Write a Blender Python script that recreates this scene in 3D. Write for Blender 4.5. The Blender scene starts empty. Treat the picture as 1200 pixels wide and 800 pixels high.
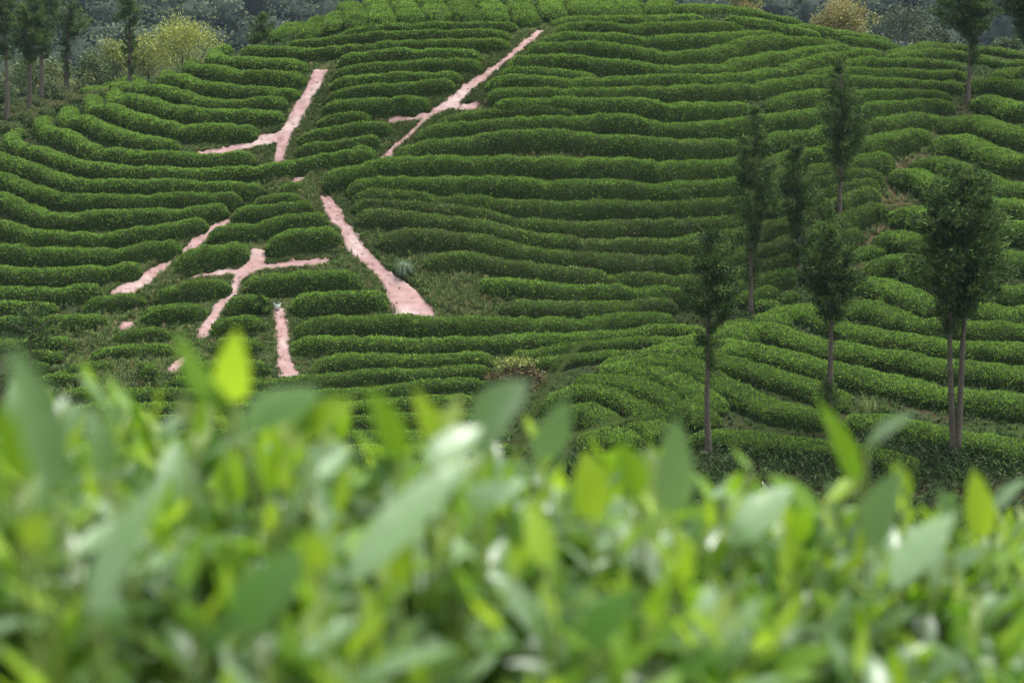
import bpy, math, random
import numpy as np
rng=np.random.default_rng(7)
random.seed(7)
SC=bpy.context.scene
COL=SC.collection
# ---------------------------------------------------------------- camera, world, sun, exposure
cam_d=bpy.data.cameras.new('camera'); cam=bpy.data.objects.new('camera',cam_d); COL.objects.link(cam)
cam_d.sensor_width=36.0; cam_d.sensor_fit='HORIZONTAL'; cam_d.lens=60.0
cam_d.clip_start=0.05; cam_d.clip_end=4000
cam.location=(0,0,0); cam.rotation_euler=(math.pi/2-math.atan(550/2000.0),0,0)
cam_d.dof.use_dof=True; cam_d.dof.focus_distance=84.0; cam_d.dof.aperture_fstop=4.9; cam_d.dof.aperture_blades=8
SC.camera=cam
world=bpy.data.worlds.new('World'); SC.world=world; world.use_nodes=True
SUN_EL=math.radians(72); SUN_AZ=math.radians(70)
wn=world.node_tree; wn.nodes.clear()
sky=wn.nodes.new('ShaderNodeTexSky'); sky.sky_type='NISHITA'; sky.sun_disc=False
sky.sun_elevation=SUN_EL; sky.sun_rotation=SUN_AZ; sky.air_density=1.0; sky.dust_density=4.0; sky.ozone_density=1.0
hs=wn.nodes.new('ShaderNodeHueSaturation'); hs.inputs['Saturation'].default_value=0.18
bgn=wn.nodes.new('ShaderNodeBackground'); bgn.inputs['Strength'].default_value=0.15
wo=wn.nodes.new('ShaderNodeOutputWorld')
wn.links.new(sky.outputs[0],hs.inputs['Color']); wn.links.new(hs.outputs[0],bgn.inputs[0]); wn.links.new(bgn.outputs[0],wo.inputs[0])
sd=bpy.data.lights.new('sun','SUN'); sd.energy=1.2; sd.angle=math.radians(25); sd.color=(1,0.97,0.92)
sun=bpy.data.objects.new('sun',sd); COL.objects.link(sun)
# direction to the sun: azimuth measured from +Y (beyond the hill) towards +X
sun.rotation_euler=(math.pi/2-SUN_EL,0,math.pi-SUN_AZ)
SC.view_settings.view_transform='Standard'; SC.view_settings.look='None'; SC.view_settings.gamma=1.0
SC.view_settings.use_curve_mapping=False
SC.view_settings.exposure=1.5
SC.render.engine='CYCLES'
cy=SC.cycles
cy.max_bounces=6; cy.diffuse_bounces=3; cy.glossy_bounces=2; cy.transmission_bounces=4; cy.volume_bounces=0; cy.transparent_max_bounces=4
cy.use_denoising=True
cy.sample_clamp_indirect=4.0
try:
    cy.denoiser='OPENIMAGEDENOISE'; cy.denoising_prefilter='NONE'
except Exception: pass
# ---------------------------------------------------------------- surveyed terrain
FPX=2000.0
PITCH=math.atan(550/2000.0)
cp_,sp_=math.cos(PITCH),math.sin(PITCH)
def ray(px,py):
    u=(px-600)/FPX; v=(400-py)/FPX
    return u, cp_+v*sp_, -sp_+v*cp_
def at(px,py,D):
    a,b,c=ray(px,py); t=D/b
    return (a*t,D,c*t)
CP=[(600,25,96),(600,5,103),(600,-8,114),(600,50,92.5),(600,100,89),(600,200,84),(600,300,79),(600,400,73.5),(600,450,70),(600,500,66),
(400,40,98),(400,15,104),(400,100,91),(400,200,85.5),(400,300,79.5),(400,400,73.5),(400,500,66.5),
(200,85,103),(200,130,94),(200,200,87),(200,300,80),(200,400,73.5),(200,500,66.5),(300,60,103),(300,150,90),
(0,180,93.5),(0,200,91),(0,218,89),(0,243,86),(0,280,82.5),(0,310,80),(0,350,77),(0,400,73.5),(0,450,70),(0,500,66.5),(-150,250,88),(-150,400,75),
(36,150,98),(70,136,99.5),(98,122,101),(130,110,102),(165,99,103),(195,91,104),(225,82,104.5),(255,70,105),(285,60,106),(325,46,107),(380,26,109),(430,14,112),
(0,150,112),(20,140,115),(60,120,120),(100,112,122),(150,100,118),(0,110,133),(100,95,135),(200,78,133),
(800,20,99),(800,55,94),(800,110,89),(800,200,84),(800,300,80),(800,380,76.5),
(900,35,101),(900,60,97.5),(900,110,91.5),(900,200,85.5),(900,300,81.5),(890,350,78.5),(880,368,77),
(720,8,104),(860,18,106),(950,37,106.5),(1030,54,107.5),(1000,60,103),(1000,100,96),(1000,180,88.5),(1000,250,84.5),
(1150,95,101),(1110,150,94.5),(1055,195,90),(1045,240,86.5),(1010,285,83),(940,345,78.5),
(1100,66,107),(1180,78,106),(1130,85,102.5),
(1200,95,99),(1200,140,93),(1200,200,85),(1130,180,89.5),(1120,230,84.5),(1200,260,80),(1100,300,78.5),(1200,350,73),(1040,320,79.5),(1000,370,74.5),(1100,400,70.5),(1200,430,67),(1350,200,82),(1350,430,66),
(940,370,74.5),(900,390,72.5),(860,395,72),(820,405,70),(800,415,69),(790,450,66),(800,500,62.5),(830,540,59),(900,430,69),(1000,450,67),(1100,470,65),(1200,490,62.5),(900,490,63.5),(1000,510,61.5),(1100,540,59.5),(1200,550,58.5),
(740,435,68),(700,445,67.5),(660,462,66.5),(700,480,64.5),(750,480,65),(700,520,62),(660,520,62.5),(760,520,62.5),(760,412,73),(680,440,71),(630,462,69.5),
(830,560,57.5),(1000,575,57.2),(1150,575,57.2),(1200,590,56.8),(900,600,56),(600,600,55),(1000,640,52),(300,600,56),(0,600,56),(600,540,62)]
WP=[at(*c) for c in CP]
for x in (-40,-15,15,40):
    WP+=[(x,-20,-1.5),(x,0,-1.35),(x,2.6,-1.5),(x,8,-6.5),(x,20,-16),(x,40,-23.3)]
WP+=[(-25,130,-15),(0,130,-15),(25,130,-15),(45,130,-15),(-60,120,-16.5),(60,110,-12),(60,80,-14),(60,60,-20),(-60,90,-16),(-60,60,-22),(-55,140,-17),(0,150,-24),(50,150,-24),(-50,160,-22)]
W=np.array(WP)
def tps_fit(P,z,lam):
    n=len(P); d=np.linalg.norm(P[:,None]-P[None],axis=2)
    K=np.where(d>0,d*d*np.log(d+1e-9),0)
    A=np.zeros((n+3,n+3)); A[:n,:n]=K+lam*np.eye(n); A[:n,n]=1; A[:n,n+1:]=P; A[n,:n]=1; A[n+1:,:n]=P.T
    return np.linalg.solve(A,np.concatenate([z,[0,0,0]]))
S=50.0
coef=tps_fit(W[:,:2]/S,W[:,2],0.002)
PC=W[:,:2]/S
def H0(x,y):
    x=np.asarray(x,float);y=np.asarray(y,float); sh=np.broadcast(x,y).shape
    q=np.stack([np.broadcast_to(x,sh).ravel(),np.broadcast_to(y,sh).ravel()],1)/S
    out=np.empty(len(q))
    for i in range(0,len(q),20000):
        d=np.linalg.norm(q[i:i+20000,None]-PC[None],axis=2)
        out[i:i+20000]=(np.where(d>0,d*d*np.log(d+1e-9),0)@coef[:len(PC)])+coef[len(PC)]+q[i:i+20000]@coef[len(PC)+1:]
    return out.reshape(sh)
# every row: (block, thickness px, tone, centre-line start points, top-edge points)   photo pixels of the traced survey
R=[]
def r(b,t,pts,pre=(),tone=0): R.append((b,t,tone,list(pre),pts))
# A: left flank
r('A',15,[(286,67),(310,70),(350,71),(362,76)],[(266,62),(254,64),(250,70),(262,74)])
r('A',17,[(250,74),(270,81),(290,84),(340,85),(362,89)],[(236,74),(226,77),(222,84),(232,86)])
r('A',16,[(212,86),(225,91),(240,96),(280,102),(320,103),(348,102),(353,107)],[(204,86),(194,89),(198,96)])
r('A',16,[(180,98),(200,103),(220,108),(240,115),(270,117),(320,114),(340,118)],[(178,95),(166,98),(164,104),(172,110)])
r('A',18,[(150,108),(170,114),(200,123),(240,128),(280,129),(328,127),(332,134)],[(150,107),(138,110),(134,117),(142,126)])
r('A',19,[(124,118),(140,125),(160,134),(190,141),(230,146),(270,146),(298,146),(301,154)],[(122,115),(110,118),(108,126),(116,136)])
r('A',18,[(100,134),(115,142),(130,148),(160,159),(200,161),(212,166)],[(94,127),(82,131),(80,140),(90,150)])
r('A',18,[(74,150),(90,160),(110,169),(140,175),(180,178),(240,181),(290,177),(302,183)],[(66,137),(53,141),(50,152),(68,164)])
r('A',17,[(50,172),(70,182),(100,189),(140,194),(180,196),(240,198),(300,194),(320,191),(350,187),(380,181),(410,174),(438,172),(443,179)],[(36,152),(22,156),(12,166),(24,176)])
r('A',17,[(0,178),(20,186),(50,196),(70,204),(100,209),(140,212),(240,212),(300,213),(316,218)])
r('A',18,[(0,200),(20,208),(40,218),(60,225),(80,227),(140,228),(240,227),(282,226),(287,231)])
r('A',20,[(0,226),(20,232),(40,242),(60,248),(90,249),(140,246),(190,246),(240,239),(266,237),(270,243)])
r('A',20,[(0,259),(20,263),(40,269),(90,271),(140,270),(180,265),(220,258),(242,254),(246,260)])
r('A',22,[(0,287),(40,289),(100,291),(140,288),(180,283),(206,281),(217,287)])
r('A',22,[(0,310),(30,314),(60,314),(100,312),(140,308),(162,305),(169,312)])
r('A',18,[(0,335),(40,337),(80,336),(100,332),(116,332),(122,338)])
r('A',15,[(0,352),(40,354),(66,352),(71,357)])
r('A',17,[(0,372),(40,369),(80,369),(126,367),(134,371)])
r('A',14,[(-40,398),(20,398),(50,397),(68,395),(96,396)])
r('A',11,[(20,412),(50,412),(80,413)])
r('A',11,[(20,425),(40,425),(63,427)])
# B: between upper paths
r('B',11,[(393,39),(420,32),(460,29),(500,27),(560,26),(600,26),(609,31)])
r('B',13,[(330,52),(344,48),(380,45),(420,40),(460,37),(500,36),(560,35),(590,35),(602,42)])
r('B',14,[(284,55),(320,56),(360,58),(394,55),(430,51),(480,48),(540,46),(588,46),(599,53)])
r('B',14,[(391,74),(400,66),(412,62),(460,58),(510,58),(555,59),(569,64)])
r('B',15,[(384,88),(396,80),(412,77),(460,73),(510,71),(545,68),(560,70),(566,78)])
r('B',13,[(380,100),(400,91),(460,87),(490,85),(538,84),(547,89)])
r('B',15,[(377,112),(400,102),(460,98),(528,93),(537,99)])
r('B',19,[(371,126),(400,116),(440,114),(490,110),(507,116)])
r('B',15,[(366,138),(385,133),(425,131),(440,136)])
r('B',15,[(342,160),(380,150),(410,145),(440,143),(465,147)])
r('B',14,[(338,174),(360,168),(400,161),(440,158),(451,161)])
r('B',14,[(378,178),(400,175),(430,172),(441,176)][:0] or [(390,176),(412,173),(432,172),(441,176)])
# H: between middle paths
r('H',9,[(324,222),(336,217),(354,216),(359,220)])
r('H',13,[(292,238),(308,230),(340,226),(361,227)])
r('H',18,[(267,251),(280,243),(320,239),(360,235),(374,236)])
r('H',19,[(241,277),(256,266),(290,260),(320,256),(360,248),(382,247),(388,254)])
r('H',26,[(307,283),(320,275),(350,268),(394,265),(400,272)])
r('H',27,[(206,308),(220,295),(250,285),(288,281),(294,289)])
# D: lower left patch
r('D',21,[(178,346),(195,337),(230,329),(268,325),(276,331)])
r('D',18,[(94,358),(110,348),(140,344),(168,343),(174,348)])
r('D',19,[(160,369),(180,360),(230,355),(250,358)])
r('D',16,[(122,396),(140,388),(188,383),(206,387)])
r('D',17,[(100,418),(116,409),(160,403),(200,401),(213,404)])
r('D',14,[(68,432),(90,424),(136,423),(143,428)])
r('D',18,[(159,425),(172,421),(187,425)])
r('D',11,[(40,440),(80,439),(116,438),(122,441)])
# F: around the lower steep path
r('F',24,[(282,331),(292,323),(320,318),(380,315),(418,320),(428,328)])
r('F',24,[(336,353),(346,345),(380,342),(430,338),(446,342),(453,352)])
r('F',20,[(264,360),(280,346),(298,346),(313,352)])
r('F',19,[(246,384),(256,374),(280,369),(306,371),(316,377)])
r('F',20,[(244,400),(260,394),(300,393),(315,395)])
r('F',20,[(208,430),(220,422),(240,420),(280,421),(312,422),(322,427)])
# E: below all paths
r('E',22,[(348,386),(358,375),(400,371),(460,368),(520,371),(580,372),(640,372),(680,372),(720,368),(780,364),(796,366)])
r('E',19,[(342,405),(356,394),(400,394),(460,394),(500,396),(580,396),(640,390),(680,388),(720,386),(770,380),(808,379),(815,384)])
r('E',19,[(366,425),(380,418),(400,414),(480,414),(520,415),(564,411),(583,414)])
r('E',15,[(592,416),(640,405),(680,400),(730,396),(780,392),(792,397)])
r('E',12,[(600,427),(640,420),(680,416),(720,410),(750,409)])
r('E',15,[(190,447),(200,442),(240,441),(280,442),(324,443),(370,438),(440,433),(500,433),(560,427),(580,427)])
r('E',16,[(70,458),(100,452),(160,454),(240,457),(290,459),(330,457),(400,456),(450,452),(510,445),(556,441),(571,444)])
r('E',14,[(74,478),(90,473),(160,472),(240,473),(330,472),(400,471),(470,467),(560,460)])
r('E',14,[(76,490),(100,486),(210,487),(300,488),(400,488),(480,485),(560,480)])
r('E',14,[(0,505),(90,502),(210,503),(300,504),(400,505),(480,503),(600,500)])
r('E',15,[(0,522),(90,520),(210,520),(300,521),(400,522),(480,521),(620,518)])
# I: broad slope right of paths
r('I',9,[(646,27),(652,22),(690,20),(740,20),(780,19),(830,20)])
r('I',14,[(646,37),(660,29),(700,26),(740,28),(800,26),(840,26),(860,28),(876,31)])
r('I',15,[(630,48),(650,39),(700,38),(760,43),(800,43),(840,40),(860,37),(900,35),(924,38)])
r('I',17,[(614,60),(626,52),(660,49),(690,49),(740,55),(780,62),(810,60),(840,55),(860,49),(890,43),(920,41),(960,46),(986,48)])
r('I',16,[(594,76),(606,66),(640,64),(680,66),(720,70),(770,77),(800,79),(840,76),(860,72),(900,62),(950,56),(990,53),(1012,54)])
r('I',11,[(581,86),(592,79),(620,77),(640,80),(680,84),(708,89)])
r('I',14,[(566,102),(578,91),(600,89),(660,92),(720,91),(780,88),(830,90),(860,87),(900,81),(940,72),(960,64),(1000,57),(1030,58),(1038,62)])
r('I',12,[(945,86),(964,80),(1000,79),(1060,81),(1100,83),(1130,82),(1136,88)])
r('I',11,[(992,75),(1004,68),(1026,66),(1046,69),(1080,69),(1120,73),(1134,75)])
r('I',12,[(1038,66),(1060,61),(1080,58),(1110,58),(1145,64),(1160,68),(1180,71),(1200,70)],tone=1)
r('I',10,[(1040,61),(1072,54),(1100,49),(1132,49),(1160,56),(1200,62)],tone=1)
r('I',15,[(566,114),(580,104),(640,105),(700,103),(750,102),(800,103),(840,101),(860,100),(900,95),(940,90),(976,88),(1000,89),(1040,90),(1080,94),(1124,96),(1130,102)])
r('I',18,[(573,127),(584,118),(600,115),(640,114),(700,115),(740,117),(800,121),(840,120),(860,119),(884,120)])
r('I',15,[(896,123),(910,114),(940,108),(968,105),(1010,104),(1040,105),(1080,106),(1110,107),(1117,113)])
r('I',13,[(503,145),(520,136),(570,130),(620,124),(640,124),(668,127),(682,133)],tone=1)
r('I',17,[(482,159),(500,150),(540,142),(600,137),(680,138),(700,135),(730,134),(770,141),(800,144),(820,145),(860,140),(904,136),(940,129),(968,126),(1010,122),(1050,118),(1084,115),(1114,116),(1120,123)])
r('I',19,[(461,179),(470,168),(510,163),(550,160),(580,155),(640,152),(670,153),(710,159),(740,158),(780,164),(810,165),(850,163),(900,159),(930,153),(960,151),(1014,140),(1050,134),(1080,131),(1100,133),(1107,140)],tone=1)
r('I',23,[(374,209),(390,198),(440,188),(460,184),(500,184),(560,183),(640,184),(680,184),(740,188),(800,190),(860,187),(900,183),(950,174),(1016,162),(1050,153),(1080,148),(1095,154)])
r('I',21,[(402,220),(416,210),(450,206),(500,209),(540,207),(580,206),(640,211),(660,213),(710,210),(760,214),(820,212),(870,207),(900,201),(940,194),(976,188),(1020,178),(1044,178),(1053,185)])
r('I',19,[(406,228),(430,221),(480,224),(510,227),(550,227),(600,233),(640,238),(700,235),(760,236),(820,234),(860,230),(890,225),(930,215),(960,206),(990,199),(1010,195),(1034,197),(1041,203)],tone=1)
r('I',17,[(405,240),(430,230),(470,232),(500,238),(540,240),(580,249),(640,256),(660,258),(700,260),(760,259),(820,257),(874,246),(900,240),(940,226),(970,217),(990,213),(1016,208),(1035,210)],tone=2)
r('I',19,[(412,257),(424,246),(450,243),(490,248),(520,252),(560,258),(600,268),(640,274),(670,277),(720,280),(780,280),(820,276),(870,265),(900,260),(930,251),(952,242),(980,232),(1000,223),(1024,217),(1038,221)],tone=2)
r('I',22,[(436,279),(450,268),(490,268),(540,274),(560,274),(600,283),(640,291),(680,294),(740,299),(804,302),(850,295),(886,285),(930,276),(960,264),(988,250),(1010,239),(1030,233),(1046,240)],tone=2)
r('I',20,[(490,305),(516,294),(550,294),(580,301),(620,307),(650,311),(680,315),(740,317),(780,322),(804,324),(850,317),(890,303),(924,293),(960,281),(992,268),(1008,264),(1015,271)],tone=2)
r('I',20,[(554,333),(566,325),(600,326),(630,329),(670,334),(720,333),(770,333),(800,336),(850,333),(894,320),(930,309),(941,313)])
r('I',20,[(582,358),(592,350),(640,352),(680,354),(720,354),(760,349),(790,347),(800,352)],tone=2)
r('I',17,[(850,348),(884,338),(908,330),(917,334)])
r('I',12,[(912,347),(925,341),(938,342)])
r('I',13,[(884,355),(898,350),(912,353)])
# T: hilltop rows running away
for a,b in [((322,43),(350,25)),((362,42),(374,20)),((392,33),(396,12)),((425,28),(407,4)),((454,26),(437,-2)),((488,24),(468,-5)),((518,23),(498,-6)),((552,22),(529,-7)),((585,23),(564,-8)),((619,26),(606,-8)),((651,19),(642,-8)),((682,17),(676,-8)),((708,16),(705,-8)),((734,15),(737,-8)),((768,15),(777,-5))]:
    r('T',11,[b,((a[0]+b[0])/2,(a[1]+b[1])/2),a])
# J: right skyline rows
r('J',9,[(790,10),(830,8),(870,12),(900,18),(940,26)])
r('J',10,[(850,19),(880,23),(920,31),(960,38)])
r('J',9,[(930,31),(980,36),(1020,43),(1045,50)])
r('J',9,[(985,43),(1030,49),(1060,55)])
# K: right of gully
r('K',14,[(1168,87),(1176,80),(1200,77)],tone=1)
r('K',18,[(1138,99),(1146,91),(1164,90),(1200,96)])
r('K',20,[(1136,115),(1150,110),(1170,112),(1200,120)])
r('K',22,[(1108,143),(1120,132),(1140,132),(1160,138),(1180,146),(1200,151)])
r('K',22,[(1098,167),(1108,158),(1124,155),(1140,160),(1160,170),(1180,178),(1200,180)])
r('K',24,[(1072,191),(1084,182),(1104,182),(1130,194),(1150,202),(1180,210),(1200,212)])
r('K',24,[(1048,204),(1060,195),(1080,198),(1100,206),(1130,220),(1160,231),(1200,234)])
r('K',26,[(1046,250),(1060,238),(1080,240),(1110,250),(1140,257),(1200,259)])
r('K',22,[(1024,280),(1040,270),(1060,269),(1080,273),(1120,283),(1160,291),(1200,297)])
r('K',13,[(1000,299),(1010,289),(1028,286),(1044,287)])
r('K',24,[(1020,310),(1036,297),(1056,294),(1080,305),(1110,318),(1150,330),(1200,335)])
r('K',23,[(1004,328),(1020,320),(1040,325),(1060,336),(1090,347),(1120,353),(1152,356),(1200,357)])
r('K',22,[(994,360),(1010,349),(1030,354),(1050,362),(1080,369),(1110,373),(1170,377),(1200,379)])
r('K',22,[(892,373),(912,361),(936,354),(956,362),(980,372),(1000,377),(1020,381),(1040,386),(1070,391),(1090,395),(1132,399),(1200,402)])
r('K',15,[(828,398),(846,385),(866,372),(884,372)])
r('K',24,[(846,391),(862,380),(880,374),(900,376),(930,386),(970,397),(1000,402),(1030,409),(1060,411),(1090,416),(1118,420),(1150,423),(1200,428)])
r('K',26,[(820,410),(840,399),(860,396),(880,398),(900,404),(930,412),(960,419),(980,423),(1010,430),(1040,436),(1070,444),(1110,452),(1160,458),(1200,464)])
r('K',24,[(784,408),(810,402),(834,411),(860,419),(900,428),(940,440),(970,450),(994,464)])
r('K',24,[(735,426),(760,416),(790,413),(815,421),(840,434),(862,447),(880,457),(910,469),(950,479),(970,485)])
r('K',26,[(984,488),(1020,482),(1044,485),(1072,492),(1110,500),(1126,504),(1160,509),(1200,514)])
r('K',24,[(806,508),(820,502),(850,501),(890,507),(930,511),(960,514),(1010,521),(1030,524),(1056,534),(1080,545)])
# N: nose of the spur
r('N',24,[(700,430),(720,423),(750,422),(780,430),(800,441),(828,456),(846,471)])
r('N',24,[(664,445),(686,437),(716,436),(750,441),(780,454),(810,471),(838,487)])
r('N',22,[(640,457),(670,450),(700,450),(730,458),(752,468),(776,486)])
r('N',16,[(700,430),(735,413),(770,404),(802,399)])
r('N',15,[(775,402),(805,393),(835,386),(856,384)])
r('N',18,[(622,476),(640,463),(664,455),(690,452)][:4])
r('N',26,[(652,476),(680,469),(704,477),(722,491)])
r('N',24,[(730,496),(750,489),(772,492),(785,505)])
r('N',26,[(680,512),(705,498),(730,499),(742,510)])
# C: terrace rows under the left cedars
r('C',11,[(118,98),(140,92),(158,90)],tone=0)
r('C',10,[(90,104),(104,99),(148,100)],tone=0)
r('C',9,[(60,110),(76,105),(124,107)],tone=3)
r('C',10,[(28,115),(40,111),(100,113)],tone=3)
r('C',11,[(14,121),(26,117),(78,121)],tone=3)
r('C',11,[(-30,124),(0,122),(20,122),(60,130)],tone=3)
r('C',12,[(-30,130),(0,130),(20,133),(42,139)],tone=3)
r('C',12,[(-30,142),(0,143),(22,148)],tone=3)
PLACE={'A':('on the slope left of the pink paths','tea rows left of the pink paths'),
'B':('between the two upper pink paths','tea rows between the upper pink paths'),
'H':('in the wedge between the middle pink paths','tea rows in the middle wedge'),
'D':('in the broken weedy patch at lower left','tea rows in the lower left patch'),
'F':('around the lowest steep pink path','tea rows around the lowest pink path'),
'E':('on the foot slope below the pink paths','tea rows below the pink paths'),
'I':('on the broad slope right of the pink paths','tea rows right of the pink paths'),
'J':('along the bright skyline at upper right','tea rows along the right skyline'),
'K':('right of and below the bare gully','tea rows right of the gully'),
'N':('on the rounded nose of the near spur','tea rows on the spur nose'),
'C':('on the shaded terrace under the left cedars','tea rows under the left cedars')}
# paths: pairs of left/right edge pixels
PATHS=[
('upper',[((366,82),(387,82)),((357,105),(378,103)),((345,121),(367,119)),((335,140),(358,140)),((328,154),(347,155)),((322,175),(338,173)),((318,192),(336,189))],'steep pink path on the upper left between two tea slopes'),
('side',[((332,157),(326,167)),((310,160),(300,172)),((285,167),(285,176)),((262,176),(262,181)),((230,180),(232,184))],''),
('main',[((627,37),(640,37)),((619,44),(632,47)),((602,58),(613,61)),((592,68),(601,70)),((575,80),(586,82)),((556,92),(569,97)),((540,102),(553,110)),((523,117),(537,128)),((505,130),(516,133)),((494,139),(504,142)),((480,155),(487,156)),((464,168),(475,168)),((455,178),(462,176)),((443,189),(461,189))],''),
('mainl',[((502,131),(500,141)),((480,134),(478,144)),((454,141),(455,146))],''),
('mainr',[((540,123),(536,131)),((566,120),(552,131))],''),
('p3a',[((346,208),(363,208)),((335,217),(357,217))],''),
('p3',[((264,253),(271,261)),((250,266),(255,270)),((236,272),(242,282)),((222,288),(228,292)),((206,300),(212,302)),((188,312),(193,318)),((164,325),(175,336)),((148,334),(160,342)),((131,345),(140,347))],''),
('p4',[((374,230),(387,232)),((377,246),(402,246)),((386,262),(405,258)),((398,272),(413,266)),((401,288),(425,284)),((412,302),(440,301)),((430,318),(455,317)),((442,330),(470,328)),((450,346),(492,343)),((458,372),(524,374))],''),
('p5',[((218,327),(221,330)),((236,320),(240,326)),((270,315),(276,324)),((300,313),(300,320)),((312,310),(312,318)),((340,306),(340,316)),((376,303),(373,313)),((388,304),(383,310))],''),
('p6',[((297,291),(309,293)),((292,304),(311,306)),((284,315),(306,314)),((276,327),(283,327)),((268,344),(280,342)),((254,358),(265,358)),((239,380),(253,378)),((230,394),(243,396))],''),
('p6b',[((215,418),(225,418)),((205,428),(214,428)),((198,435),(207,437))],''),
('p7',[((318,362),(335,362)),((320,380),(339,378)),((321,395),(342,394)),((322,410),(341,412)),((323,425),(344,427)),((324,443),(357,443))],''),
('p8',[((148,377),(158,378)),((142,387),(151,387))],''),
]
# foreground hero leaves: base px, tip px, width px, base depth, tip depth, material class, roll
LEAVES=[
('s1',(273,470),(279,383),44,1.10,1.06,'young',0.25),
('s1',(270,485),(206,382),30,1.10,1.02,'mature',-0.7),
('s2',(292,508),(376,455),44,0.98,1.02,'deep',0.9),
('s3',(66,575),(8,398),56,0.80,0.78,'pale',0.5),
('s3',(20,520),(45,440),26,0.85,0.83,'pale',-0.6),
('s4',(224,497),(212,462),22,1.05,1.05,'bud',0.0),
('s5',(338,505),(394,455),24,1.02,1.06,'mature',-0.9),
('s5',(352,520),(420,470),30,1.05,1.0,'young',0.9),
('s6',(470,540),(430,452),36,1.02,1.0,'green',0.4),
('s7',(515,525),(484,455),28,1.08,1.07,'young',0.4),
('s7',(510,520),(540,462),30,1.10,1.08,'bud',-0.3),
('s8',(556,525),(624,446),54,1.15,1.12,'pale',0.8),
('s8',(500,545),(566,500),36,1.05,1.08,'pale',0.5),
('s9',(632,540),(664,462),42,1.2,1.18,'pale',-0.3),
('s10',(694,610),(690,526),46,1.12,1.12,'young',0.1),
('s11',(752,580),(722,514),38,1.15,1.14,'green',0.2),
('s12',(788,600),(791,482),46,1.18,1.14,'pale',0.1),
('s12',(770,590),(757,520),22,1.2,1.2,'bud',0.2),
('s13',(1007,572),(957,466),26,1.45,1.42,'green',0.5),
('s13',(1014,525),(1074,484),17,1.45,1.42,'mature',1.0),
('s13',(1006,560),(966,592),14,1.45,1.42,'young',0.6),
('s14',(962,610),(898,556),26,1.5,1.5,'green',0.8),
('s15',(1020,640),(1058,548),44,1.4,1.38,'pale',0.6),
('s15',(1062,575),(1046,542),20,1.4,1.4,'young',0.4),
('s16',(1152,632),(1140,548),36,1.42,1.42,'young',0.2),
('s17',(1118,618),(1100,572),26,1.45,1.44,'pale',0.4),
('s17',(1164,600),(1204,560),16,1.5,1.5,'pale',0.9),
('s18',(410,682),(560,532),50,0.92,0.98,'pale',0.6),
('s19',(640,665),(618,588),36,1.0,1.02,'young',0.3),
('s20',(462,680),(482,632),34,0.95,0.95,'young',0.2),
('s21',(368,668),(366,618),42,0.85,0.85,'young',0.1),
('s22',(690,760),(740,690),46,0.98,1.0,'deep',0.7),
('s23',(300,740),(350,640),70,0.8,0.84,'deep',0.9),
('s24',(110,720),(190,560),44,0.78,0.82,'pale',0.7),
('s24',(30,640),(60,600),40,0.8,0.8,'young',0.3),
('s25',(560,600),(590,560),40,1.05,1.08,'mature',0.9),
('s26',(860,640),(930,570),44,1.3,1.34,'pale',0.7),
('s27',(1050,690),(1120,600),44,1.25,1.3,'pale',0.8),
('s28',(130,560),(96,470),36,0.95,0.95,'mature',0.5),
('s28',(120,540),(150,500),24,0.98,0.98,'young',0.5),
('s29',(30,560),(-10,470),40,0.82,0.8,'green',0.3),
]
BLADES=[([(600,545),(640,455),(668,415),(722,364)],3.6,5.0,'slender green grass blade leaning right above the blurred tea leaves'),
([(600,520),(640,520),(690,503),(735,489),(778,493)],3.6,4.0,'pale arching grass blade with drooping tip before the near spur'),
([(352,470),(366,440),(378,420),(392,404)],2.6,3.5,'short thin grass blade beside the lowest pink path, out of focus'),
([(598,560),(612,500),(640,440),(655,420)],3.8,3.0,'upright thin grass blade between two grey-green tea leaves')]
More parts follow.
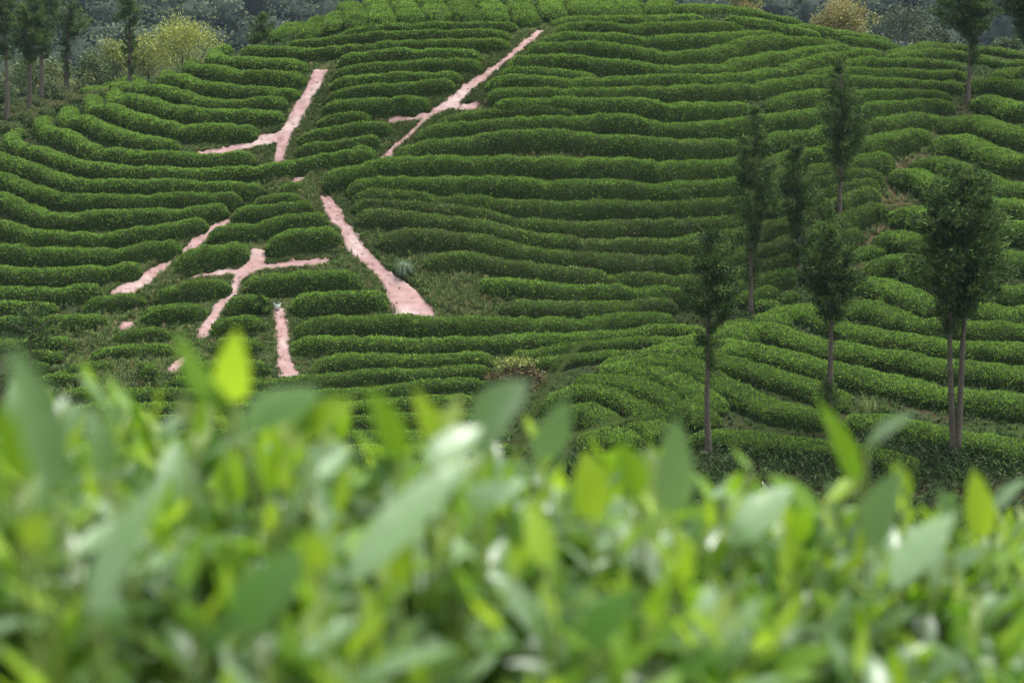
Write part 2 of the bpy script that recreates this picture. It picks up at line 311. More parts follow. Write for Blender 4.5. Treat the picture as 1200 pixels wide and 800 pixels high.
# ---------------------------------------------------------------- materials
def srgb(r,g,b):
    f=lambda c:(c/12.92 if c<=0.04045 else ((c+0.055)/1.055)**2.4)
    return (f(r/255),f(g/255),f(b/255))
def mat(name,c1,c2=None,scale=1.0,rough=0.6,spec=0.3,transl=0.0,trcol=None,bump=0.0,rnd=0.0,detail=4.0,c3=None,scale3=0.2):
    m=bpy.data.materials.new(name); m.use_nodes=True; nt=m.node_tree; n=nt.nodes; L=nt.links
    bs=n['Principled BSDF']; bs.inputs['Roughness'].default_value=rough; bs.inputs['Specular IOR Level'].default_value=spec
    geo=n.new('ShaderNodeNewGeometry')
    c2=c2 or tuple(x*0.65 for x in c1)
    nz=n.new('ShaderNodeTexNoise'); nz.inputs['Scale'].default_value=scale; nz.inputs['Detail'].default_value=detail; nz.inputs['Roughness'].default_value=0.65
    L.new(geo.outputs['Position'],nz.inputs['Vector'])
    rp=n.new('ShaderNodeValToRGB'); rp.color_ramp.elements[0].position=0.34; rp.color_ramp.elements[1].position=0.66
    rp.color_ramp.elements[0].color=(*c1,1); rp.color_ramp.elements[1].color=(*c2,1)
    L.new(nz.outputs['Fac'],rp.inputs['Fac'])
    out=rp.outputs['Color']
    if c3:
        n3=n.new('ShaderNodeTexNoise'); n3.inputs['Scale'].default_value=scale3; n3.inputs['Detail'].default_value=3
        L.new(geo.outputs['Position'],n3.inputs['Vector'])
        r3=n.new('ShaderNodeMapRange'); r3.inputs['From Min'].default_value=0.5; r3.inputs['From Max'].default_value=0.68
        L.new(n3.outputs['Fac'],r3.inputs['Value'])
        mx=n.new('ShaderNodeMix'); mx.data_type='RGBA'; L.new(r3.outputs[0],mx.inputs['Factor']); L.new(out,mx.inputs['A']); mx.inputs['B'].default_value=(*c3,1)
        out=mx.outputs['Result']
    if rnd>0:
        oi=n.new('ShaderNodeObjectInfo'); hv=n.new('ShaderNodeHueSaturation')
        mr=n.new('ShaderNodeMapRange'); mr.inputs['To Min'].default_value=1-rnd; mr.inputs['To Max'].default_value=1+rnd
        L.new(oi.outputs['Random'],mr.inputs['Value']); L.new(mr.outputs[0],hv.inputs['Value']); L.new(out,hv.inputs['Color']); out=hv.outputs['Color']
    L.new(out,bs.inputs['Base Color'])
    if bump>0:
        b=n.new('ShaderNodeBump'); b.inputs['Strength'].default_value=bump; b.inputs['Distance'].default_value=0.05
        L.new(nz.outputs['Fac'],b.inputs['Height']); L.new(b.outputs[0],bs.inputs['Normal'])
    if transl>0:
        t=n.new('ShaderNodeBsdfTranslucent'); ms=n.new('ShaderNodeMixShader'); ms.inputs[0].default_value=transl
        if trcol: t.inputs['Color'].default_value=(*trcol,1)
        else: L.new(out,t.inputs['Color'])
        o=n['Material Output']; L.new(bs.outputs[0],ms.inputs[1]); L.new(t.outputs[0],ms.inputs[2]); L.new(ms.outputs[0],o.inputs['Surface'])
    return m
M={}
# clipped tea: young flush, grown leaf, old leaf, woody twig
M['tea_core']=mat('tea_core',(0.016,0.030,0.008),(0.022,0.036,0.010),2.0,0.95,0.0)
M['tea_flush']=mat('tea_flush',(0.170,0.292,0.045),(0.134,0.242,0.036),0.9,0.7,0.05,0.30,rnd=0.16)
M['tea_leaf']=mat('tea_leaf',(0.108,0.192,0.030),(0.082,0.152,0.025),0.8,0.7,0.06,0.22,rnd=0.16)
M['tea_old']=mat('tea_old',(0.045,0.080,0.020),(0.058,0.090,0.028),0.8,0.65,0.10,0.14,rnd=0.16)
M['tea_twig']=mat('tea_twig',(0.120,0.105,0.058),(0.085,0.072,0.045),1.2,0.8,0.15)
M['tea_bronze']=mat('tea_bronze',(0.125,0.122,0.052),(0.100,0.118,0.042),0.7,0.7,0.06,0.1)
M['needle']=mat('needle',(0.052,0.096,0.024),(0.038,0.074,0.020),0.9,0.7,0.06,0.22)
M['needle_light']=mat('needle_light',(0.105,0.160,0.042),(0.078,0.128,0.034),0.9,0.7,0.06,0.28)
M['needle_dark']=mat('needle_dark',(0.024,0.046,0.015),(0.030,0.054,0.017),0.9,0.7,0.05,0.12)
M['bark']=mat('bark',(0.120,0.107,0.080),(0.062,0.055,0.042),6.0,0.9,0.1,bump=0.6)
M['dead_wood']=mat('dead_wood',(0.36,0.34,0.31),(0.24,0.22,0.2),6.0,0.8,0.1)
M['grass_green']=mat('grass_green',(0.075,0.130,0.032),(0.055,0.095,0.028),0.6,0.75,0.05,0.2)
M['grass_pale']=mat('grass_pale',(0.135,0.180,0.060),(0.105,0.145,0.048),0.6,0.75,0.05,0.2)
M['grass_straw']=mat('grass_straw',(0.210,0.185,0.085),(0.165,0.135,0.065),0.6,0.8,0.1,0.15)
M['silver_blade']=mat('silver_blade',(0.115,0.175,0.095),(0.085,0.135,0.070),3.0,0.5,0.4,0.15)
M['weed']=mat('weed',(0.038,0.070,0.020),(0.026,0.050,0.016),0.7,0.75,0.05,0.12)
M['weed_grey']=mat('weed_grey',(0.070,0.100,0.045),(0.052,0.078,0.034),0.7,0.75,0.05,0.12)
M['fern_rust']=mat('fern_rust',(0.125,0.098,0.040),(0.085,0.064,0.028),2.0,0.8,0.1,0.1)
M['fern_lime']=mat('fern_lime',(0.30,0.34,0.07),(0.20,0.25,0.06),2.0,0.6,0.2,0.2)
M['yellow_leaf']=mat('yellow_leaf',(0.300,0.330,0.060),(0.200,0.245,0.050),0.5,0.6,0.2,0.2)
M['olive_leaf']=mat('olive_leaf',(0.190,0.220,0.080),(0.135,0.170,0.060),0.5,0.6,0.2,0.2)
M['bushy_leaf']=mat('bushy_leaf',(0.070,0.115,0.036),(0.050,0.085,0.030),0.5,0.6,0.2,0.15)
M['orange_leaf']=mat('orange_leaf',(0.270,0.245,0.080),(0.205,0.180,0.065),0.6,0.7,0.15,0.2)
M['far_leaf']=mat('far_leaf',(0.040,0.060,0.028),(0.056,0.080,0.036),0.05,0.8,0.1,rnd=0)
M['far_leaf_pale']=mat('far_leaf_pale',(0.095,0.118,0.060),(0.068,0.092,0.046),0.05,0.8,0.1)
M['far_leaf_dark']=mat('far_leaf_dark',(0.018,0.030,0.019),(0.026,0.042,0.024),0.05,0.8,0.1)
M['young']=mat('young_leaf',(0.255,0.385,0.028),(0.205,0.325,0.024),9.0,0.42,0.35,0.46,(0.36,0.53,0.028),bump=0.05)
M['bud']=mat('bud_leaf',(0.26,0.33,0.12),(0.21,0.29,0.09),9.0,0.45,0.35,0.40,(0.32,0.42,0.10))
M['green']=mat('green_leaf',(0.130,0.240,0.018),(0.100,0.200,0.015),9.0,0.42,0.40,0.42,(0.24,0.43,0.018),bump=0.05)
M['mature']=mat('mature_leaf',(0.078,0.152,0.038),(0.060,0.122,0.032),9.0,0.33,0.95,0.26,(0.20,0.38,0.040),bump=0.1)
M['pale']=mat('pale_sheen_leaf',(0.135,0.232,0.085),(0.110,0.196,0.070),9.0,0.34,0.90,0.22,(0.20,0.34,0.11),bump=0.1)  # mature leaf with the sky's grey reflection painted into a paler base colour
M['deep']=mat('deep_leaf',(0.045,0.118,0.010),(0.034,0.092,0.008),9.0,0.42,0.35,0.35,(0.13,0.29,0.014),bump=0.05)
M['stem']=mat('green_stem',(0.17,0.24,0.05),(0.13,0.19,0.04),8.0,0.5,0.3)
M['twig']=mat('tea_branch',(0.11,0.085,0.05),(0.08,0.065,0.04),12.0,0.8,0.2)
M['pail']=mat('pail_plastic',(0.62,0.68,0.64),(0.52,0.58,0.55),6.0,0.4,0.5)
M['pail_metal']=mat('pail_metal',(0.35,0.36,0.36),None,6.0,0.4,0.5)
def path_material():
    m=mat('pink_cloth',(0.290,0.188,0.175),(0.232,0.138,0.128),1.6,0.75,0.2,bump=0.5,detail=8,c3=(0.345,0.262,0.245),scale3=0.5)
    nt=m.node_tree; n=nt.nodes; L=nt.links; bs=n['Principled BSDF']; src=bs.inputs['Base Color'].links[0].from_socket
    geo=[x for x in n if x.type=='NEW_GEOMETRY'][0]
    d=n.new('ShaderNodeTexNoise'); d.inputs['Scale'].default_value=2.2; d.inputs['Detail'].default_value=9; d.inputs['Roughness'].default_value=0.75
    L.new(geo.outputs['Position'],d.inputs['Vector'])
    r=n.new('ShaderNodeMapRange'); r.inputs['From Min'].default_value=0.53; r.inputs['From Max'].default_value=0.66; L.new(d.outputs['Fac'],r.inputs['Value'])
    mx=n.new('ShaderNodeMix'); mx.data_type='RGBA'; r.inputs['To Max'].default_value=0.65; L.new(r.outputs[0],mx.inputs['Factor']); L.new(src,mx.inputs['A']); mx.inputs['B'].default_value=(0.20,0.115,0.095,1)
    L.new(mx.outputs['Result'],bs.inputs['Base Color'])
    return m
M['pink']=path_material()
def ground_material():
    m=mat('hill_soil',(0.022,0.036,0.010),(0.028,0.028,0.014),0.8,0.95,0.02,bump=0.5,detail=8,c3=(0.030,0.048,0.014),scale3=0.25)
    nt=m.node_tree; n=nt.nodes; L=nt.links; bs=n['Principled BSDF']; src=bs.inputs['Base Color'].links[0].from_socket
    geo=[x for x in n if x.type=='NEW_GEOMETRY'][0]
    at_=n.new('ShaderNodeAttribute'); at_.attribute_name='cover'
    sp=n.new('ShaderNodeSeparateColor'); L.new(at_.outputs['Color'],sp.inputs[0])
    d=n.new('ShaderNodeTexNoise'); d.inputs['Scale'].default_value=1.7; d.inputs['Detail'].default_value=8; L.new(geo.outputs['Position'],d.inputs['Vector'])
    def layer(src,fac,ca,cb):
        rp=n.new('ShaderNodeValToRGB'); rp.color_ramp.elements[0].color=(*ca,1); rp.color_ramp.elements[1].color=(*cb,1)
        rp.color_ramp.elements[0].position=0.35; rp.color_ramp.elements[1].position=0.65
        L.new(d.outputs['Fac'],rp.inputs['Fac'])
        ad=n.new('ShaderNodeMath'); ad.operation='MULTIPLY_ADD'; L.new(d.outputs['Fac'],ad.inputs[0]); ad.inputs[1].default_value=1.2; ad.inputs[2].default_value=-0.6
        a2=n.new('ShaderNodeMath'); a2.operation='ADD'; a2.use_clamp=True; L.new(fac,a2.inputs[0]); L.new(ad.outputs[0],a2.inputs[1])
        mul=n.new('ShaderNodeMath'); mul.operation='MULTIPLY'; L.new(a2.outputs[0],mul.inputs[0]); L.new(fac,mul.inputs[1])
        pw=n.new('ShaderNodeMath'); pw.operation='POWER'; L.new(mul.outputs[0],pw.inputs[0]); pw.inputs[1].default_value=0.6
        mx=n.new('ShaderNodeMix'); mx.data_type='RGBA'; L.new(pw.outputs[0],mx.inputs['Factor']); L.new(src,mx.inputs['A']); L.new(rp.outputs[0],mx.inputs['B'])
        return mx.outputs['Result']
    o=layer(src,sp.outputs[1],(0.048,0.072,0.019),(0.062,0.066,0.024))
    o=layer(o,sp.outputs[0],(0.085,0.055,0.035),(0.055,0.043,0.026))
    L.new(o,bs.inputs['Base Color'])
    return m
M['ground']=ground_material()
# ---------------------------------------------------------------- helpers
def ob(name,V,F,mats,parent=None,idx=None,smooth=False,loc=(0,0,0)):
    V=np.asarray(V,np.float32)-np.asarray(loc,np.float32)
    me=bpy.data.meshes.new(name)
    if isinstance(F,np.ndarray): FL=[F]
    else: FL=F
    FL=[np.asarray(f,np.int32) for f in FL if len(f)]
    nl=sum(f.size for f in FL); nf=sum(len(f) for f in FL)
    me.vertices.add(len(V)); me.vertices.foreach_set('co',V.ravel())
    me.loops.add(nl); me.loops.foreach_set('vertex_index',np.concatenate([f.ravel() for f in FL]))
    tot=np.concatenate([np.full(len(f),f.shape[1],np.int32) for f in FL])
    me.polygons.add(nf); me.polygons.foreach_set('loop_start',np.concatenate([[0],np.cumsum(tot)[:-1]]).astype(np.int32))
    if idx is not None: me.polygons.foreach_set('material_index',np.asarray(idx,np.int32))
    if smooth is not False:
        me.polygons.foreach_set('use_smooth',np.full(nf,True) if smooth is True else np.asarray(smooth,bool))
    for m in (mats if isinstance(mats,(list,tuple)) else [mats]): me.materials.append(m)
    me.update(calc_edges=True)
    o=bpy.data.objects.new(name,me); COL.objects.link(o); o.location=loc
    if parent is not None: o.parent=parent
    return o
def tag(o,label=None,cat=None,group=None,kind=None):
    if label: o['label']=label
    if cat: o['category']=cat
    if group: o['group']=group
    if kind: o['kind']=kind
    return o
def empty(name,loc=(0,0,0)):
    o=bpy.data.objects.new(name,None); COL.objects.link(o); o.location=loc; o.empty_display_size=0.3; return o
def unit(v): return v/np.maximum(np.linalg.norm(v,axis=-1,keepdims=True),1e-9)
def cards(P,A,N,L,Wd,bend=0.0):
    """pointed leaf quads: base P, axis A, face normal N, length L, width Wd"""
    A=unit(A); B=unit(np.cross(A,N)); L=L[:,None]; Wd=Wd[:,None]; N=unit(np.cross(B,A))
    m=P+A*L*0.45+N*bend*L
    V=np.stack([P,m+B*Wd*0.5,P+A*L,m-B*Wd*0.5],1).reshape(-1,3)
    F=np.arange(len(P)*4,dtype=np.int32).reshape(-1,4)
    return V,F
def tube(pts,rad,n=8):
    pts=np.asarray(pts,float); rad=np.broadcast_to(np.asarray(rad,float),(len(pts),))
    T=unit(np.gradient(pts,axis=0)); ref=np.array([0.0,1.0,0.03]) if abs(T[0,1])<0.9 else np.array([1.0,0,0])
    U=unit(np.cross(T,ref)); Wv=np.cross(T,U)
    a=np.linspace(0,2*math.pi,n,endpoint=False)
    V=(pts[:,None]+rad[:,None,None]*(np.cos(a)[None,:,None]*U[:,None]+np.sin(a)[None,:,None]*Wv[:,None])).reshape(-1,3)
    i=np.arange(len(pts)-1)[:,None]*n; j=np.arange(n)[None]; k=(j+1)%n
    F=np.stack([i+j,i+k,i+n+k,i+n+j],-1).reshape(-1,4)
    # end caps as fans
    V=np.concatenate([V,pts[:1],pts[-1:]]); c0=len(V)-2; c1=len(V)-1; jj=np.arange(n); kk=(jj+1)%n; e=(len(pts)-1)*n
    T3=np.concatenate([np.stack([kk,jj,np.full(n,c0)],1),np.stack([e+jj,e+kk,np.full(n,c1)],1)])
    return V,F,T3
class MB:
    def __init__(s): s.V=[];s.Q=[];s.T=[];s.qi=[];s.ti=[];s.n=0
    def add(s,V,Q=None,T=None,mi=0):
        if Q is not None and len(Q): s.Q.append(np.asarray(Q)+s.n); s.qi.append(np.broadcast_to(np.asarray(mi),(len(Q),)) )
        if T is not None and len(T): s.T.append(np.asarray(T)+s.n); s.ti.append(np.full(len(T),mi if np.isscalar(mi) else 0))
        s.V.append(np.asarray(V,float)); s.n+=len(V)
    def tube(s,pts,rad,n=8,mi=0): V,F,T=tube(pts,rad,n); s.add(V,F,T,mi)
    def build(s,name,mats,parent=None,smooth=False,loc=(0,0,0)):
        FL=[];ix=[]
        if s.Q: FL.append(np.concatenate(s.Q)); ix+=s.qi
        if s.T: FL.append(np.concatenate(s.T)); ix+=s.ti
        return ob(name,np.concatenate(s.V),FL,mats,parent,np.concatenate(ix),smooth,loc)
def noise1(s,seed,octs=((0.35,1),(0.9,0.6),(2.1,0.35))):
    r=np.random.default_rng(seed); o=np.zeros_like(s)
    for f,a in octs: o+=a*np.sin(s*f*6.283*(0.85+0.3*r.random())+r.random()*6.283)
    return o/sum(a for f,a in octs)
# ---------------------------------------------------------------- terrain height
def sstep(a,b,x): t=np.clip((x-a)/(b-a),0,1); return t*t*(3-2*t)
GX=np.arange(-75,75.01,0.5); GY=np.arange(-24,160.01,0.5)
def Hfar(x,y):
    z=-34+sstep(-20,-150,y)*18+85*sstep(268,600,y)+30*sstep(600,1100,y)+25*sstep(120,420,np.abs(x))*sstep(60,300,np.abs(x)+0*y)
    return z+5*np.sin(x*0.021+1.3)*np.sin(y*0.017+0.4)*sstep(180,330,y)+2.2*np.sin(x*0.063+0.3)*np.sin(y*0.049)*sstep(200,300,y)
def Hfull(x,y):
    x,y=np.broadcast_arrays(np.asarray(x,float),np.asarray(y,float))
    z=Hfar(x,y)
    m=(np.abs(x)<=75)&(y>=-24)&(y<=160)
    if m.any():
        w=sstep(75,58,np.abs(x[m]))*sstep(160,136,y[m])*sstep(-24,-12,y[m])
        z=z.copy(); z[m]=z[m]*(1-w)+H0(x[m],y[m])*w
    return z
GXX,GYY=np.meshgrid(GX,GY); GZ=Hfull(GXX,GYY)
def H(x,y):
    x=np.clip(np.asarray(x,float),-75,74.99); y=np.clip(np.asarray(y,float),-24,159.99)
    fx=(x+75)/0.5; fy=(y+24)/0.5; i=fx.astype(int); j=fy.astype(int); u=fx-i; v=fy-j
    i=np.minimum(i,len(GX)-2); j=np.minimum(j,len(GY)-2)
    return (GZ[j,i]*(1-u)+GZ[j,i+1]*u)*(1-v)+(GZ[j+1,i]*(1-u)+GZ[j+1,i+1]*u)*v
DD=np.arange(48,140,0.15)
def ground_at(px,py,dmin=48):
    """where the line of sight of a surveyed photo point meets the terrain"""
    px=np.atleast_1d(np.asarray(px,float)); py=np.atleast_1d(np.asarray(py,float))
    a,b,c=ray(px,py); out=np.empty((len(px),3))
    Dv=DD[DD>=dmin]
    for k in range(len(px)):
        t=Dv/b[k]; g=c[k]*t-H(a[k]*t,Dv); i=np.where(g<=0)[0]
        if len(i) and i[0]>0:
            q=i[0]; f=g[q-1]/(g[q-1]-g[q]); d=Dv[q-1]+f*(Dv[q]-Dv[q-1])
        else: d=Dv[np.argmin(g)] if len(i)==0 else Dv[0]
        x=a[k]*d/b[k]; out[k]=(x,d,H(x,d))
    return out
# one terrain sheet out to the horizon
ux=np.concatenate([-np.geomspace(1500,78,34),GX,np.geomspace(78,1500,34)])
uy=np.concatenate([-np.geomspace(400,26,16),GY,162+np.arange(0,60)*6.0,np.geomspace(530,2200,26)])
tx,ty=np.meshgrid(ux,uy); tz=Hfull(tx,ty)
nx,ny=len(ux),len(uy); ii=np.arange(ny-1)[:,None]*nx+np.arange(nx-1)[None]
TF=np.stack([ii,ii+1,ii+nx+1,ii+nx],-1).reshape(-1,4)
fine=(np.abs(tx)<60)&(ty>50)&(ty<130)
tz=tz+np.where(fine,0.03*np.sin(tx*3.1+1)*np.sin(ty*2.7)+0.025*np.sin(tx*7.3)*np.sin(ty*6.1+2),0)
hill=ob('hill',np.stack([tx,ty,tz],-1).reshape(-1,3),TF,M['ground'],smooth=True)
tag(hill,'terraced tea hill and the valley and hills around it',None,None,'structure')
def polydist(X,Y,P):
    d=np.full(X.shape,1e9)
    for a,b in zip(P[:-1],P[1:]):
        ab=b[:2]-a[:2]; t=np.clip(((X-a[0])*ab[0]+(Y-a[1])*ab[1])/(ab@ab+1e-9),0,1)
        d=np.minimum(d,np.hypot(X-a[0]-t*ab[0],Y-a[1]-t*ab[1]))
    return d
soil=np.zeros(tx.shape); dry=np.zeros(tx.shape)
GULLY=[(1160,97),(1138,112),(1112,147),(1085,172),(1058,196),(1048,215),(1046,235),(1030,262),(1005,292),(985,305)]
gp=ground_at(*np.array(GULLY,float).T)
sub=fine
sx,sy=tx[sub],ty[sub]
d=polydist(sx,sy,gp); s_=np.exp(-(d/0.9)**2); dr=0.8*np.exp(-(d/1.4)**2)
for pl,wd,amt in [([(800,552),(900,562),(1000,570),(1100,572),(1200,585)],0.6,0.7),([(985,478),(1040,476)],0.5,0.7),([(580,189),(700,188)],0.5,0.6),([(1100,488),(1070,480)],0.6,0.5)]:
    d=polydist(sx,sy,ground_at(*np.array(pl,float).T)); s_=np.maximum(s_,amt*np.exp(-(d/wd)**2))
for name,prs,lb in PATHS:
    c=np.array([((a[0]+b[0])/2,(a[1]+b[1])/2) for a,b in prs],float)
    d=polydist(sx,sy,ground_at(*c.T)); dr=np.maximum(dr,0.9*np.exp(-(d/1.5)**2)); s_=np.maximum(s_,0.35*np.exp(-(d/0.8)**2))
DRY=[([(470,330),(500,345),(540,355),(560,330)],2.2),([(415,320),(425,335)],1.0),([(180,335),(200,315)],1.2),([(100,410),(125,395),(150,430),(180,440),(100,445)],1.6),([(345,215),(370,225)],1.2)]
for pl,wd in DRY:
    d=polydist(sx,sy,ground_at(*np.array(pl,float).T)); dr=np.maximum(dr,np.exp(-(d/wd)**2))
soil[sub]=s_; dry[sub]=dr
ca=hill.data.color_attributes.new('cover','FLOAT_COLOR','POINT')
cc=np.zeros((tx.size,4),np.float32); cc[:,0]=soil.ravel(); cc[:,1]=dry.ravel(); cc[:,3]=1
ca.data.foreach_set('color',cc.ravel())
# ---------------------------------------------------------------- pink paths
for k,(nm,prs,lb) in enumerate(PATHS):
    if nm in('p3','side','p6','p6b','p8','mainl'): prs=[tuple((m[0]*(1+e)-o_[0]*e,m[1]*(1+e)-o_[1]*e) for m,o_ in ((a,b),(b,a))) for a,b in prs for e in ((0.7,) if nm in('p6b','p8') else (0.32,))]
    Lp=ground_at(*np.array([p[0] for p in prs],float).T); Rp=ground_at(*np.array([p[1] for p in prs],float).T)
    s=np.concatenate([[0],np.cumsum(np.linalg.norm(np.diff((Lp+Rp)/2,axis=0),axis=1))]); n=max(5,int(s[-1]/0.11))
    q=np.linspace(0,s[-1],n)
    li=np.stack([np.interp(q,s,Lp[:,i]) for i in range(3)],1); ri=np.stack([np.interp(q,s,Rp[:,i]) for i in range(3)],1)
    wv=unit((ri-li)[:,:2]); j1=0.11*noise1(q,100+k,((0.5,1),(1.6,1),(3.3,.8))); j2=0.11*noise1(q,200+k,((0.5,1),(1.6,1),(3.3,.8)))
    li[:,:2]-=wv*j1[:,None]; ri[:,:2]+=wv*j2[:,None]
    C=11; f=np.linspace(0,1,C)
    V=li[:,None]*(1-f[None,:,None])+ri[:,None]*f[None,:,None]
    st_=(q/0.55+0.35*np.sin(q*0.7+k))%1.0; V[...,2]=H(V[...,0],V[...,1])+0.07+0.045*(st_**1.6)[:,None]+0.03*np.sin(q*5.0+k)[:,None]*np.sin(f*9+q[:,None]*1.3)+rng.normal(0,0.016,V.shape[:2])
    V[:,0,2]-=0.14; V[:,-1,2]-=0.14; V[0,:,2]-=0.12; V[-1,:,2]-=0.12
    i=np.arange(n-1)[:,None]*C+np.arange(C-1)[None]
    F=np.stack([i,i+1,i+C+1,i+C],-1).reshape(-1,4)
    p=ob('path',V.reshape(-1,3),F,M['pink'],smooth=True); tag(p,None,None,None,'structure')
# ---------------------------------------------------------------- tea hedges on the hill
ORD=['','first','second','third','fourth','fifth','sixth','seventh','eighth','ninth','tenth','eleventh','twelfth','thirteenth','fourteenth','fifteenth','sixteenth','seventeenth','eighteenth','nineteenth','twentieth','twenty-first','twenty-second','twenty-third','twenty-fourth','twenty-fifth','twenty-sixth','twenty-seventh','twenty-eighth','twenty-ninth','thirtieth']
def chaikin(P,k=2):
    for _ in range(k):
        a=P[:-1]*0.75+P[1:]*0.25; b=P[:-1]*0.25+P[1:]*0.75
        m=np.empty((len(a)*2,2)); m[0::2]=a; m[1::2]=b
        P=np.concatenate([P[:1],m,P[-1:]])
    return P
def hedge(path,hh,ww,seed,tone,dens):
    s0=np.concatenate([[0],np.cumsum(np.linalg.norm(np.diff(path,axis=0),axis=1))]); Ltot=s0[-1]
    n=max(8,int(Ltot/0.28)); s=np.linspace(0,Ltot,n)
    P=np.stack([np.interp(s,s0,path[:,i]) for i in range(2)],1)
    hs_=np.interp(s,s0,hh)
    T=unit(np.gradient(P,axis=0)); Nn=np.stack([-T[:,1],T[:,0]],1)
    P=P+Nn*(0.10*noise1(s,seed,((0.10,1),(0.27,0.7),(0.8,0.5))))[:,None]
    bump_=np.abs(np.sin(s*math.pi/1.15+2.0*noise1(s,seed+7,((0.13,1),(0.4,1)))))**0.7
    dip=np.clip(noise1(s,seed+8,((0.07,1),(0.19,1),(0.43,.7)))-0.42,0,1)
    h=hs_*(1+0.13*noise1(s,seed+1,((0.12,1),(0.33,0.9),(0.9,0.6),(1.9,.5)))+0.05*(bump_-0.6)-0.45*dip); w=ww*(1+0.12*noise1(s,seed+2,((0.2,1),(0.55,0.8),(1.3,0.7)))+0.10*(bump_-0.6))
    e=np.minimum(s,Ltot-s); re=min(0.75,Ltot*0.4); tp=np.sqrt(np.clip(1-(1-np.clip(e/re,0,1))**2,0.0,1)); tp=np.clip(tp,0.22,1)
    h=h*(0.35+0.65*tp); w=w*tp
    m=11; th=np.linspace(0,math.pi,m); cx=np.sign(np.cos(th))*np.abs(np.cos(th))**0.72; cz=np.sin(th)**0.78
    jit=np.random.default_rng(seed+5)
    off=w[:,None]/2*cx[None]*(1+jit.normal(0,0.05,(n,m)))
    X=P[:,0:1]+Nn[:,0:1]*off; Y=P[:,1:2]+Nn[:,1:2]*off
    zc=H(P[:,0],P[:,1])[:,None]; zs=H(X,Y)
    top=zc+h[:,None]
    Z=zs*(1-cz[None])+top*cz[None]+jit.normal(0,0.025,(n,m))
    Z[:,0]=zs[:,0]-0.12; Z[:,-1]=zs[:,-1]-0.12
    G=np.stack([X,Y,Z],-1)
    V=G.reshape(-1,3)
    i=np.arange(n-1)[:,None]*m+np.arange(m-1)[None]
    F=np.stack([i,i+m,i+m+1,i+1],-1).reshape(-1,4)
    # end caps
    V=np.concatenate([V,G[0].mean(0)[None],G[-1].mean(0)[None]]); a=np.arange(m-1); c0=len(V)-2
    T3=np.concatenate([np.stack([a,a+1,np.full(m-1,c0)],1),np.stack([(n-1)*m+a+1,(n-1)*m+a,np.full(m-1,c0+1)],1)])
    # leaves over the surface
    NL=int(dens*Ltot*(ww+1.7*hs_.mean()))
    u=jit.random(NL)*(n-1.001); v=jit.random(NL)*(m-1.001)
    iu=u.astype(int); iv=v.astype(int); fu=(u-iu)[:,None]; fv=(v-iv)[:,None]
    p=(G[iu,iv]*(1-fu)+G[iu+1,iv]*fu)*(1-fv)+(G[iu,iv+1]*(1-fu)+G[iu+1,iv+1]*fu)*fv
    du=G[iu+1,iv]-G[iu,iv]; dv=G[iu,iv+1]-G[iu,iv]; nr=unit(np.cross(du,dv)); nr*=np.where(nr[:,2:3]<-0.2,-1,1)
    out=p-np.stack([P[iu,0],P[iu,1],zc[iu,0]+0.3*h[iu]],1); nr*=np.where((nr*out).sum(1,keepdims=True)<0,-1,1)
    # end caps leaves
    ax=unit(nr*0.75+jit.normal(0,0.55,(NL,3))+np.array([0,0,0.35])); fn=unit(np.cross(ax,jit.normal(0,1,(NL,3))))
    fn=unit(fn+nr*0.5)
    Ls=jit.uniform(0.075,0.145,NL); Ws=Ls*jit.uniform(0.36,0.5,NL)
    long=jit.random(NL)<0.03; Ls[long]*=1.5
    lv,lf=cards(p-ax*0.03,ax,fn,Ls,Ws,0.05)
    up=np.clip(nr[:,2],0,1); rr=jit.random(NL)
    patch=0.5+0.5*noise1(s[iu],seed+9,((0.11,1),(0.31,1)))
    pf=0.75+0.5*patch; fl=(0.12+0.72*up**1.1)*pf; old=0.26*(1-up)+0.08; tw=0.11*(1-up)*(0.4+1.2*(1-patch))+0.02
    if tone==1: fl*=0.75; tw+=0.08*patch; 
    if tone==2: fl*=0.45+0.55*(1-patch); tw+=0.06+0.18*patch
    if tone==3: fl=0*up; tw=0.06+0*up; old=np.where(up>0.6,0.15,0.95)  # terrace rows: lit tops and shaded sides painted in by leaf colour
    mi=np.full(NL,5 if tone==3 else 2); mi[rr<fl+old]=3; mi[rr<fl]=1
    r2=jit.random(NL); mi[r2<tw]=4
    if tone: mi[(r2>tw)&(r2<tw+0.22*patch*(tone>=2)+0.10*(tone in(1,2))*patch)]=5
    nv=len(V)
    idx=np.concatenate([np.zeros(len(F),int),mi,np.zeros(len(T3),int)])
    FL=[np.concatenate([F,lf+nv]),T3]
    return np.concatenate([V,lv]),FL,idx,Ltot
TEA=[M['tea_core'],M['tea_flush'],M['tea_leaf'],M['tea_old'],M['tea_twig'],M['tea_bronze']]
cnt={}
FEET=[]
allpx=[];allpy=[];spans=[]
for (b,t,tone,pre,pts) in R:
    P=[(x,y+0.38*t) for x,y in pre]+[(x,y+0.86*t) for x,y in pts]
    if P[0][0]<=2 and P[0][0]>=-5: P.insert(0,(-60,P[0][1]+(P[0][1]-P[1][1])*0.5))
    if P[-1][0]>=1198: P.append((1270,P[-1][1]+(P[-1][1]-P[-2][1])*0.7))
    spans.append((len(allpx),len(P))); allpx+=[p[0] for p in P]; allpy+=[p[1] for p in P]
GA=ground_at(allpx,allpy)
